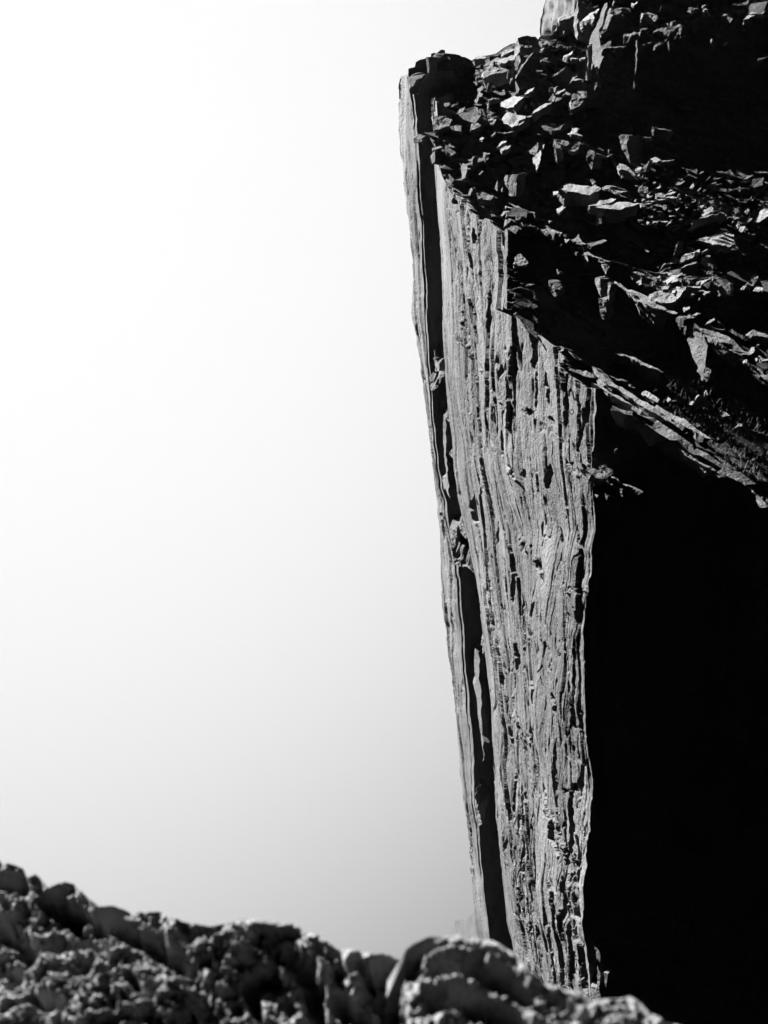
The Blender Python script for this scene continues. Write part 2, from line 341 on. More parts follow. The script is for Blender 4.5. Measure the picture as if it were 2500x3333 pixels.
ypatch('lit_side', lambda y: SL(y), SR, 86.0, 75.0, 246, 3420, 70, 1300, M_FACE, relief_n, butt, [('left', (4, 3, 0)), ('right', (3, .5, 0)), ('top', (1.5, .5, .0))])
def relief_f(P, px, py):
    w = vor2(P[..., 0] / 1.6, P[..., 2] / 6, 5)[0] - .5
    return np.array([0, -1.0, 0]) * (.25 * w + .22 * fbm(P / 3, 4, 8) + .5 * fbm(P * np.array([.15, .15, .08]), 2, 3))[..., None]
ypatch('dark_front', lambda y: SR(y) - 1, lambda y: ML(y) + 30, 76.0, 80.0, 200, 3560, 60, 700, M_SHADE_DARK, relief_f, butt, [('left', (2, 4, 0))],
       topf=lambda x: np.maximum(RIDGE(x), 186))

# ---------------------------------------------------------------- stepped slope above the faces
C_B = curve([(1600,830),(1636,750),(1650,690),(1750,722),(1860,785),(1990,850),(2100,880),(2250,900),(2700,930)], 0)
C_C = curve([(1380,335),(1403,332),(1450,338),(1500,348),(1640,400),(1750,430),(1900,470),(2050,520),(2300,560),(2700,560)], 0)
def y_b(px, py): return np.interp(px, [1640, 1900, 2250, 2700], [41.3, 40.2, 38.8, 38.0]) - 1.4 * (py - C_B(px)) / 100
def y_c(px, py): return np.interp(px, [1400, 1640, 2000, 2700], [68.5, 66.5, 64, 60]) - np.interp(px, [1600, 1750], [3.4, 2.7]) * (py - C_C(px)) / 100
def y_d(px, py): return np.interp(px, [1340, 1700, 2000, 2700], [77, 76, 75, 73]) - np.interp(px, [1500, 1570, 1700, 1900], [1.2, 3.0, 3.0, 2.3]) * (py - np.interp(px, [1340, 1800, 2700], [190, 150, 150])) / 100
def y_w(px): return np.interp(px, [1920, 2250, 2700], [28.3, 27.3, 26.3])
def base_y(px, py):
    px = np.asarray(px, float); py = np.asarray(py, float)
    y = np.where(py > C_C(px), y_c(px, py), y_d(px, py)); y = np.where((py > C_B(px)) & (px > 1636), y_b(px, py), y)
    return np.where((py > R1(px) - 85) & (px > 1985), y_w(px) + .5, y)

def slope_patch(name, x0, x1, top, bottom, yf, ns, ntt, amp, seed, skirts=()):
    px1 = np.linspace(x0, x1, ns); jag = 5 * fbm(np.stack([px1 / 22, px1 * 0 + seed, px1 * 0], -1), 3, seed) if top is not RIDGE else 0
    tp = top(px1) + jag; bt = bottom(px1)
    t = np.linspace(0, 1, ntt)[:, None]; py = tp[None] + t * (bt - tp)[None]; px = px1[None] + 0 * py
    P = at(px, py, yf(px, py)); fade = np.clip((py - tp[None]) / 25, .25, 1)
    wq = .35 * np.stack([fbm(P / 2.5, 2, seed + 31), fbm(P / 2.5, 2, seed + 32), fbm(P / 2.5, 2, seed + 33)], -1)
    Q = np.stack([P[..., 0] * .87 - P[..., 2] * .5, P[..., 1], P[..., 0] * .5 + P[..., 2] * .87], -1) + wq
    blk = vor3(Q / np.array([3.4, 2.4, 1.1]), seed + 1, True) - .5; blk2 = vor3(Q / np.array([1.3, 1.0, .4]), seed + 11, True) - .5; blk3 = vor3(Q / np.array([.5, .5, .2]), seed + 15, True) - .5
    tw = (amp * (1.3 * blk + .55 * blk2 + .2 * blk3 + .5 * fbm(P / 3, 4, seed + 21))) * fade
    P = P + np.stack([-.05 * tw, -tw, .1 * tw], -1)
    v, f = grid(P, skirts); return obj(name, v, f, M_SHADE_DARK, cliff)
SK = [('top', (1.5, 4, -2.6)), ('left', (2.5, 4, -1))]
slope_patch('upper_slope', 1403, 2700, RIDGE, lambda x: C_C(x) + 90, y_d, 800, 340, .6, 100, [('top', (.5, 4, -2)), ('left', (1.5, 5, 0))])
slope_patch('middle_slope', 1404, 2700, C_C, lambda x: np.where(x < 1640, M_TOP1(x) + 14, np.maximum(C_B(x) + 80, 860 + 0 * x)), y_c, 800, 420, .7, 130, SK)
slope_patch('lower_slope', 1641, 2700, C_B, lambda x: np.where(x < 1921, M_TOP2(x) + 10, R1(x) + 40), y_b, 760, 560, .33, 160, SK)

# ---- dark wall under the ledges
def wall():
    ns, ntt = 260, 420
    s = np.linspace(0, 1, ns)[None].repeat(ntt, 0); t = np.linspace(0, 1, ntt)[:, None].repeat(ns, 1)
    px_t = 1916 + (2680 - 1916) * s; tp = R1(px_t)
    py = tp + t * (3700 - tp); L = MR(py) - 4; px = L + (2680 - L) * s
    Y = y_w(px_t[0])[None] + .1 + t * .6
    P = at(px, py, Y)
    blk, e = vor2(P[..., 0] / 2.4, P[..., 2] / 5 + P[..., 0] * .2, 131)
    d = (.35 * (blk - .5) + .25 * fbm(P / 2, 4, 141)) * np.clip(t * 12, 0, 1) * np.clip(s * 12, 0, 1)
    P = P + np.array([0, -1.0, 0]) * d[..., None]
    v, f = grid(P, [('top', (.6, 2.2, -1.6))]); obj('shaded_wall', v, f, M_SHADE_DARK, cliff)
wall()

# ---------------------------------------------------------------- traced slabs, ledges and stones
S4 = 400 / 1659; S25 = 250 / 1659
CROP = dict(P=(1250,850,700/1659),A=(1500,100,S4), B=(1500,350,S4), C=(1800,0,S4), D=(2100,0,S4), E=(1800,380,S4), F=(2050,540,S25), G=(2250,540,S25), H=(2100,700,S4),
            I=(1600,650,S4), J=(1850,850,S4), K=(2100,1000,S4), L=(1850,1150,500/1659), M=(1850,1500,650/1659), O=(1300,150,300/1659), Q=(1350,1700,650/1598), W=(1450,2500,750/1659))
NORM = {'B': (-.72, -.12, .66), 'M': (-.40, -.25, .85), 'D': (-.18, -.42, .86), 'S': (-.93, -.28, .2), 'T': (-.80, -.52, .15)}
rng = random.Random(7)
SLABS = []
# how far each slab stands out from the slope (1 = just proud of it), so that the sun reaches it
NEAR = [.986, .965, .912, .965, .956, .900, .965, .920, .900, .900, .950, .986, .986, .880, .996, .965, 1, .950, .900, 1, 1, .996, .950, 1, .935, 1, 1, 1, 1, 1, 1, .996, .926, .986, .956, .965, .950, .965, 1, .980, .996, .990, 1, .935, .965, 1, 1, 1, .965, .994, .950, .965, .950, .920, .860, .935, .866, .996, .965, .990, .965, 1, .971, .926, .950, .900, .990, 1, .880, 1, 1, .880, .935, .920, 1, .980, 1, .950, .990, .990, .950, .935, .990, .980, .965, .965, 1, 1, 1, .990, 1, 1, 1, 1, .900, 1, 1, 1, .892, .872, 1, .866, 1, .926, .990, 1, 1, 1, 1, 1, 1, 1, 1, 1, 1, 1, .965, .990, .906, .892, .900, .906, .926, .971, .935, .935, .986, .912, 1, 1, 1, .965, .965, .920, .935, 1, 1, .860, .990, 1, .965, .996, .950, .965, .980, .990, .990, .965, .965, 1, 1, 1, .956, 1, .860, .965, .900, 1, .990, 1, 1, 1, .986, 1, 1, 1, .950, .920, .935, .935, .900, .920, .965, .971, .935, .920, 1, 1, .860, .965, .971, .990, 1, .906, .990, 1, .990, 1, .965, .950, .971, .962, .900, .990, .990, .956, .956, .950, .980, 1, .990, .990, .980, .980, 1, .920, 1, .965, .965, 1, 1, 1, .996, 1, 1, 1, .996, .990, .986, .965, .900, .860, .980, .872, .956, .980, .965, 1, 1, .971, .950, .950, .920, .965, 1, .950, 1, .980, 1, 1, .950, 1, 1, .980, .906, 1, .935, .965, 1, 1, .980, 1, .980, 1, 1, 1, 1, 1, 1, .980, 1, 1, 1, .996, .908, .920, 1, .990, 1, 1, 1, .920, .900, 1, .920, 1, 1, .971, 1, .950, .935, 1, 1, 1, 1, 1, 1, .971, 1, 1, 1, .990, .990, 1, 1, .992, .941, .941, .950, .950, .971, .965, 1, 1, 1, .990, .980, .980, .992, .996, .996, 1, 1, 1, 1]
def inside(x, y, poly):
    r = np.zeros(x.shape, bool); n = len(poly)
    for i in range(n):
        (x0, y0), (x1, y1) = poly[i], poly[i - 1]
        if y0 == y1: continue
        r ^= ((y0 > y) != (y1 > y)) & (x < (x1 - x0) * (y - y0) / (y1 - y0) + x0)
    return r

def slab(name, pts, typ, Y, body=None, clear=False, mat=None, parent=None, rough=.03):
    """a stone whose lit facet has the given outline; the body is thrown back from it"""
    P0 = np.array(pts, float); c = P0.mean(0); ext = np.ptp(P0, axis=0).max(); h = max(2.4, ext / 20)
    B = []
    for i in range(len(P0)):                                      # outline broken up into short ragged steps
        a_, b_ = P0[i - 1], P0[i]; L_ = np.linalg.norm(b_ - a_); k = max(1, int(L_ / h)); nn = np.array([-(b_ - a_)[1], (b_ - a_)[0]]) / max(L_, 1e-6)
        for j in range(k): B.append(a_ + (b_ - a_) * j / k + (nn * rng.uniform(-.22, .22) * h if j else 0))
    B = np.array(B); nb = len(B)
    gx, gy = np.meshgrid(np.arange(P0[:, 0].min(), P0[:, 0].max(), h), np.arange(P0[:, 1].min(), P0[:, 1].max(), h))
    gx = (gx + np.array([rng.uniform(-.3, .3) * h for _ in range(gx.size)]).reshape(gx.shape)).ravel(); gy = (gy + np.array([rng.uniform(-.3, .3) * h for _ in range(gy.size)]).reshape(gy.shape)).ravel()
    m_ = inside(gx, gy, B); gx, gy = gx[m_], gy[m_]
    if len(gx): m_ = np.min(np.hypot(gx[:, None] - B[None, :, 0], gy[:, None] - B[None, :, 1]), 1) > h * .5; gx, gy = gx[m_], gy[m_]
    allp = [Vector((x, y)) for x, y in B] + [Vector((x, y)) for x, y in zip(gx, gy)]
    cv, ce, cf, ov, oe, of = delaunay_2d_cdt(allp, [], [list(range(nb))], 1, 1e-5)
    V2 = np.array([v[:] for v in cv]); where = {}
    for i, o_ in enumerate(ov):
        for q in o_: where[q] = i
    loop = [where[i] for i in range(nb) if i in where]
    n = np.array(NORM[typ], float); n = n + np.array([rng.uniform(-.08, .08) for _ in range(3)]); n /= np.linalg.norm(n)
    p0 = at(c[0], c[1], Y); den0 = ray(c[0], c[1]) @ n; t0 = np.linalg.norm(p0); size = ext / F_PX * t0
    def lift(Q):
        d = ray(Q[:, 0], Q[:, 1]); t = (p0 @ n) / np.minimum(d @ n, den0 * .55)
        return d * (t0 + np.clip(t - t0, -size * 1.1, size * 1.1))[:, None]
    top = lift(V2)
    if clear:                                                     # sit proud of the slope
        corner = lift(P0); sh = max(0.0, float(np.max(corner[:, 1] - (base_y(P0[:, 0], P0[:, 1]) - .2)))); k_ = (Y - sh) / Y; i_ = len(SLABS)
        if i_ < len(NEAR): k_ *= NEAR[i_]
        top = top * k_; size *= k_
    th = max(.25, min(1.6, size * .7))
    if body is None: body = np.array([.12, .9, -.55]) * th if typ in 'BMD' else np.array([.75, .75, -.1]) * th
    body = np.asarray(body, float); cc = top.mean(0)
    a = rough * min(size, 2.5) ** .8; hs = h / F_PX * t0
    def disp(V, k=1.0):
        s1 = max(size * .33, hs * 3)
        w = V[:, 0] * .5 + V[:, 2] * .87 + V[:, 1] * .15; S_ = np.stack([V[:, 0], V[:, 1] * .8, V[:, 2]], -1)
        f = 1.0 * fbm(S_ / s1, 3, 201) + .8 * fbm(np.stack([V[:, 0] / s1 * .6, V[:, 1] / s1 * .6, w / max(s1 * .22, hs * 2.2)], -1), 2, 215) + .35 * fbm(S_ / (hs * 2.2), 2, 205)
        return f * a * k
    verts = [top + n * disp(top)[:, None] * (1 if typ not in 'ST' else .7)]
    faces = [tuple(f) for f in cf]; prev = loop; base = len(top); rings = 4 if size > .8 else 2
    for r_ in range(1, rings + 1):
        f_ = r_ / rings; Q = cc + (top[loop] - cc) * (1 - .10 * f_) + body * f_
        Q = Q + np.stack([fbm(Q / (size * .5), 2, 221), fbm(Q / (size * .5), 2, 223), fbm(Q / (size * .5), 2, 227)], -1) * size * .16
        verts.append(Q); cur = list(range(base, base + len(loop))); base += len(loop)
        for i in range(len(loop)): faces.append((prev[i - 1], prev[i], cur[i], cur[i - 1]))
        prev = cur
    verts.append((cc + body)[None]); faces += [(prev[i - 1], prev[i], base) for i in range(len(prev))]
    V = np.concatenate(verts); loc = (0, 0, 0) if parent is not None else tuple(cc + body * .5)
    ob = obj(name, V, faces, mat or M_STONE, parent, loc)
    bm = bmesh.new(); bm.from_mesh(ob.data); bmesh.ops.recalc_face_normals(bm, faces=bm.faces[:]); bm.to_mesh(ob.data); bm.free()
    if clear: SLABS.append((ob, pts))
    return ob

# (crop, facet, points, [options]) -- ledges belong to the cliff
LEDGES = [
 ('J','M',[(440,235),(540,235),(650,285),(750,345),(900,410),(1040,465),(1200,560),(1330,650),(1480,705),(1460,718),(1300,665),(1240,630),(1130,575),(1000,510),(930,460),(800,405),(700,350),(590,320),(520,300),(470,260)]),
 ('J','S',[(365,225),(430,235),(430,330),(440,485),(415,440),(385,360),(362,290)]), ('J','S',[(530,300),(575,310),(555,400),(545,540),(532,500)]),
 ('J','T',[(405,490),(450,520),(520,520),(500,600),(515,680),(490,805),(450,760),(420,640)]), ('J','D',[(860,140),(960,150),(1060,200),(1170,245),(1130,250),(1000,200),(985,285),(970,200)]),
 ('J','D',[(440,35),(500,40),(565,70),(530,100),(515,148),(480,90)]),
 ('K','S',[(600,290),(640,260),(700,330),(760,375),(830,410),(835,480),(825,700),(800,830),(785,980),(740,900),(690,830),(670,740),(640,640),(600,530),(560,440),(590,390)]),
 ('K','M',[(640,255),(690,240),(760,285),(870,315),(970,320),(1050,370),(1200,460),(1300,560),(1400,620),(1380,625),(1250,550),(1100,460),(960,380),(860,370),(760,330),(700,290)]),
 ('K','M',[(830,380),(960,390),(1060,430),(1150,475),(1040,470),(980,470),(900,430)]), ('K','D',[(980,470),(1080,530),(1260,620),(1340,685),(1250,632),(1070,548),(975,482)]),
 ('K','T',[(820,805),(895,850),(870,940),(830,1010),(795,990),(800,890)]), ('K','M',[(1380,390),(1470,300),(1530,325),(1659,380),(1680,425),(1500,365),(1440,390),(1415,420)]),
 ('K','M',[(1535,655),(1600,690),(1700,705),(1700,726),(1590,715)]), ('K','T',[(415,150),(470,150),(520,130),(575,155),(520,180),(510,240),(550,260),(545,385),(530,360),(515,270),(470,265),(470,310),(435,220),(415,190)]),
 ('K','D',[(1460,780),(1540,820),(1620,900),(1680,960),(1660,965),(1580,880),(1520,820)]), ('K','D',[(770,1370),(900,1400),(930,1430),(840,1420)]),
 ('L','M',[(500,5),(600,5),(740,65),(880,140),(1030,215),(1015,220),(860,160),(740,95),(640,30)]),
 ('L','D',[(480,570),(560,610),(700,650),(850,700),(1000,790),(1180,890),(1340,975),(1500,1070),(1659,1190),(1659,1250),(1560,1190),(1420,1110),(1300,1070),(1180,960),(1100,960),(1000,880),(860,780),(760,715),(620,670),(560,630)]),
 ('L','D',[(1230,1050),(1330,1100),(1450,1190),(1560,1240),(1650,1315),(1560,1270),(1420,1190),(1300,1120)]),
 ('M','D',[(1180,0),(1300,60),(1450,160),(1520,230),(1600,300),(1659,370),(1659,382),(1590,300),(1500,215),(1420,170),(1300,100),(1230,40)]),
 ('L','M',[(260,150),(330,200),(500,330),(700,450),(900,590),(1100,740),(1050,720),(900,650),(760,560),(660,480),(520,380),(360,300),(290,240)]),
 ('L','D',[(0,0),(80,50),(230,150),(400,220),(560,300),(620,350),(800,470),(780,470),(600,350),(440,240),(330,200),(200,140),(80,80)]),
 ('L','M',[(950,545),(1060,620),(1200,690),(1350,790),(1550,940),(1500,920),(1380,860),(1200,760),(1110,690),(1100,740),(1060,680),(980,600)]),
 ('L','M',[(240,300),(340,340),(480,430),(600,500),(760,605),(740,600),(560,500),(430,430),(360,370)]), ('L','D',[(0,150),(60,175),(200,190),(300,270),(240,270),(100,215),(0,190)]),
 ('M','D',[(90,0),(180,50),(300,100),(430,175),(580,303),(450,240),(300,165),(190,110),(110,40)]), ('M','T',[(255,45),(345,125),(310,150),(265,90)]), ('M','D',[(305,262),(400,310),(330,290),(318,330)]),
 ('M','T',[(425,230),(445,240),(450,300),(435,290)]), ('M','M',[(225,275),(250,285),(240,300)]),
 ('I','M',[(180,145),(250,155),(320,190),(300,190),(200,170),(75,270),(40,310),(75,230)]), ('I','M',[(180,80),(250,100),(320,125),(200,100),(185,135)]), ('I','M',[(220,30),(330,90),(480,145),(420,135),(300,90)]),
 ('I','T',[(330,215),(390,225),(400,245),(350,280),(320,275)]), ('I','D',[(390,355),(460,335),(540,348),(640,395),(560,365),(460,345)]), ('I','T',[(75,300),(100,285),(165,268),(155,285),(105,300),(85,330)]), ('I','M',[(150,375),(235,260),(265,262),(340,300),(270,272),(215,325)]),
 ('I','T',[(565,165),(582,170),(592,255),(580,240)]), ('I','M',[(500,160),(570,165),(540,180)]), ('I','M',[(770,275),(820,295),(785,295)]),
 ('I','D',[(660,395),(740,400),(790,460),(760,470),(700,430)]), ('I','M',[(740,370),(860,420),(960,450),(940,460),(860,440),(850,465),(790,420)]), ('I','T',[(960,480),(1000,455),(1010,510),(980,500)]), ('I','M',[(980,530),(1060,535),(1010,580)]),
 ('I','M',[(1130,510),(1160,480),(1230,570),(1280,605),(1230,608),(1100,550),(1060,540),(1130,530)]), ('I','M',[(1225,740),(1300,700),(1380,760),(1500,810),(1620,840),(1560,838),(1440,800),(1340,765),(1290,750),(1310,850),(1280,810),(1260,760)]),
 ('I','D',[(1280,600),(1350,570),(1540,530),(1560,560),(1430,600),(1350,640)]), ('I','T',[(765,1095),(880,1170),(935,1215),(890,1205),(895,1290),(850,1310),(790,1244)]),
 ('I','T',[(1445,260),(1490,210),(1490,325),(1385,348),(1445,325)]), ('I','D',[(290,870),(340,740),(390,730),(490,830),(490,870),(400,890)]), ('I','D',[(880,935),(980,990),(930,965),(905,1000)]),
 ('I','T',[(470,1180),(475,1145),(530,1155),(480,1155)]), ('I','D',[(800,530),(880,550),(850,548)]), ('I','M',[(1130,705),(1170,705),(1150,722)]), ('I','D',[(930,600),(955,600),(930,620)]),
 ('B','T',[(640,990),(660,940),(700,900),(775,905),(745,985),(760,1040),(740,1190),(690,1200),(650,1180)]), ('B','S',[(585,960),(600,915),(635,910),(628,990),(625,1090),(605,1050)]), ('B','S',[(455,1100),(490,975),(495,1050),(490,1130)]),
 ('B','S',[(540,1120),(565,1065),(555,1150)]), ('B','T',[(1090,245),(1160,260),(1260,290),(1380,235),(1395,215),(1340,300),(1240,310),(1220,370),(1190,320),(1110,300)]), ('B','D',[(1240,420),(1400,440),(1510,490),(1420,515),(1290,470)]),
 ('B','T',[(1260,530),(1280,560),(1305,740),(1285,730),(1265,650)]), ('B','M',[(500,338),(700,325),(710,332),(560,343)]), ('B','M',[(10,820),(30,750),(60,760),(90,820),(60,950),(20,960)]), ('B','S',[(100,1180),(120,1100),(150,1085),(160,1120),(120,1190)]),
 ('B','D',[(210,1160),(280,1140),(420,1180),(500,1230),(400,1244),(230,1220)]), ('B','S',[(240,900),(290,850),(300,865),(255,910)]), ('B','M',[(300,600),(400,620),(330,640),(325,720),(310,660)]), ('B','S',[(145,790),(155,670),(200,650),(160,690),(152,790)]),
 ('C','S',[(700,50),(740,35),(700,210),(660,340),(625,400),(620,480),(640,620),(670,790),(670,1088),(640,1088),(600,1000),(560,1050),(545,960),(520,940),(525,590),(480,600),(500,520),(540,430),(600,290),(640,180)]),
 ('C','S',[(765,110),(790,110),(770,190),(810,200),(750,330),(715,395),(670,395),(710,280),(740,170)]), ('C','T',[(445,690),(460,620),(478,620),(470,700),(485,930),(470,940),(460,800)]), ('C','T',[(430,1080),(450,990),(455,940),(462,1050),(460,1085)]),
 ('C','T',[(1115,545),(1135,545),(1135,700),(1120,1030),(1112,900)]), ('C','M',[(920,470),(1020,450),(1170,430),(1170,445),(1060,475),(990,590),(1030,490),(950,485)]), ('C','D',[(1190,370),(1300,390),(1200,400),(1170,480),(1175,400)]),
 ('C','D',[(800,130),(870,100),(970,105),(880,130),(930,145),(900,190),(820,190),(850,160)]), ('C','M',[(650,650),(800,640),(980,625),(980,632),(800,650),(680,660),(655,700)]), ('C','D',[(630,430),(725,405),(650,480)]), ('C','T',[(1090,1080),(1100,1140),(1110,1140),(1095,1200),(1085,1200)]),
 ('C','M',[(225,1130),(240,1090),(260,1040),(340,1020),(280,1060),(420,1075),(260,1085)]), ('C','T',[(550,1230),(575,1110),(600,1120),(590,1180)]), ('C','D',[(500,100),(620,75),(560,100),(440,110)]),('C','M',[(1200,175),(1300,180),(1415,210),(1300,195),(1230,190),(1215,220)]),
 ('D','T',[(110,450),(125,410),(190,385),(320,360),(450,355),(400,390),(340,430),(310,500),(270,510),(250,440),(190,415),(130,430)]), ('D','T',[(450,350),(490,338),(490,400),(475,520),(455,440)]), ('D','D',[(240,600),(310,490),(400,400),(330,470),(260,570)]),
 ('D','T',[(300,600),(315,540),(325,600),(322,690)]), ('D','D',[(120,615),(200,575),(235,590),(140,635)]), ('D','D',[(1170,65),(1280,30),(1400,10),(1390,50),(1240,75)]), ('D','T',[(390,540),(440,440),(450,440),(405,520)]),
 ('D','D',[(340,350),(350,290),(430,275),(370,300),(360,350)]), ('D','M',[(770,70),(845,62),(790,80)]), ('D','M',[(785,125),(820,115),(845,130),(800,135)]), ('D','D',[(1035,215),(1060,190),(1130,200),(1080,215)]), ('D','M',[(890,525),(908,522),(898,550)]),
 ('D','D',[(1520,790),(1650,765),(1560,800)]), ('D','D',[(1055,605),(1130,560),(1070,600)]), ('D','M',[(585,98),(650,100),(720,110),(640,108)]),
 ('E','T',[(890,270),(930,240),(1020,250),(1000,380),(1045,640),(1000,550),(960,480),(910,340)]), ('E','T',[(1325,150),(1355,135),(1365,200),(1350,270),(1330,200)]), ('E','D',[(1360,140),(1440,155),(1640,205),(1640,212),(1440,165)]), ('E','D',[(1210,265),(1330,283),(1330,290),(1260,283)]),
 ('E','T',[(450,600),(470,465),(510,450),(570,480),(545,600),(525,720),(490,670)]), ('E','D',[(580,485),(700,525),(690,530),(600,500)]), ('E','T',[(742,440),(755,440),(755,510),(745,510)]), ('E','D',[(700,535),(810,505),(730,545)]),
 ('H','D',[(1230,260),(1440,325),(1400,380),(1470,470),(1420,460),(1290,370)]), ('G','M',[(0,1160),(150,1140),(300,1070),(500,1040),(640,1003),(740,1040),(620,1012),(450,1060),(150,1152)]), ('G','D',[(150,740),(200,700),(340,675),(440,635),(350,690),(210,715),(170,770)]),
 ('G','D',[(770,570),(840,515),(930,490),(1040,478),(920,500),(830,540)]), ('G','D',[(1040,445),(1120,480),(1240,450),(1280,540),(1200,500),(1100,490)]), ('G','M',[(455,425),(520,400),(660,378),(540,405)]), ('G','D',[(300,330),(390,230),(470,175),(400,245)]), ('G','D',[(360,420),(420,380),(540,345),(540,370),(430,410)]), ('G','D',[(1055,335),(1240,320),(1100,340)]),
 ('O','T',[(480,230),(520,205),(540,340),(535,480),(515,490),(495,370)]), ('O','D',[(135,560),(250,530),(460,500),(380,580),(300,620),(250,720),(200,740),(140,620)]), ('O','D',[(570,210),(640,140),(820,130),(740,190),(620,210)]), ('O','D',[(550,350),(655,330),(580,370)]),
 ('O','T',[(580,960),(640,920),(630,1000),(630,1180),(590,1200)]), ('O','M',[(945,850),(1020,830),(1000,842),(960,870)]), ('O','D',[(600,1270),(830,1260),(950,1330),(900,1420),(720,1500),(620,1500)]), ('O','D',[(1290,1400),(1400,1380),(1470,1430),(1350,1500),(1280,1500)]), ('O','D',[(900,1440),(1120,1430),(1110,1540),(950,1500)]),
 ('A','M',[(200,630),(300,617),(300,626),(210,636)]), ('A','S',[(735,645),(760,580),(800,490),(860,420),(920,340),(970,310),(910,370),(850,460),(790,545),(750,640)]), ('A','S',[(660,740),(665,640),(700,640),(675,680)]), ('A','T',[(620,650),(625,560),(640,560),(630,650)]), ('A','T',[(350,830),(345,715),(375,705),(360,800)]),
 ('A','D',[(370,925),(440,915),(530,910),(500,920),(380,940),(375,1040),(365,1040)]), ('A','T',[(350,1090),(440,1115),(400,1150),(355,1150)]), ('A','D',[(1480,1060),(1490,920),(1520,830),(1600,800),(1700,800),(1700,900),(1600,1000),(1520,1060)]), ('A','D',[(1050,130),(1180,140),(1220,195),(1100,180)]), ('A','D',[(800,190),(1000,210),(900,240),(810,230)]),
 ('A','M',[(1190,772),(1270,770),(1325,738),(1285,775),(1275,805),(1265,778)]), ('A','D',[(1270,240),(1360,185),(1310,225)]), ('A','T',[(1380,50),(1385,0),(1400,0),(1390,45)]),
 ('W','T',[(1065,1260),(1110,1330),(1115,1400),(1095,1380)]), ('W','T',[(1095,1420),(1118,1480),(1105,1600),(1115,1660),(1090,1670),(1095,1500)]), ('W','T',[(1140,1470),(1170,1480),(1155,1590),(1145,1540)]), ('W','T',[(1045,1570),(1090,1580),(1100,1680),(1060,1690),(1040,1620)]),
]
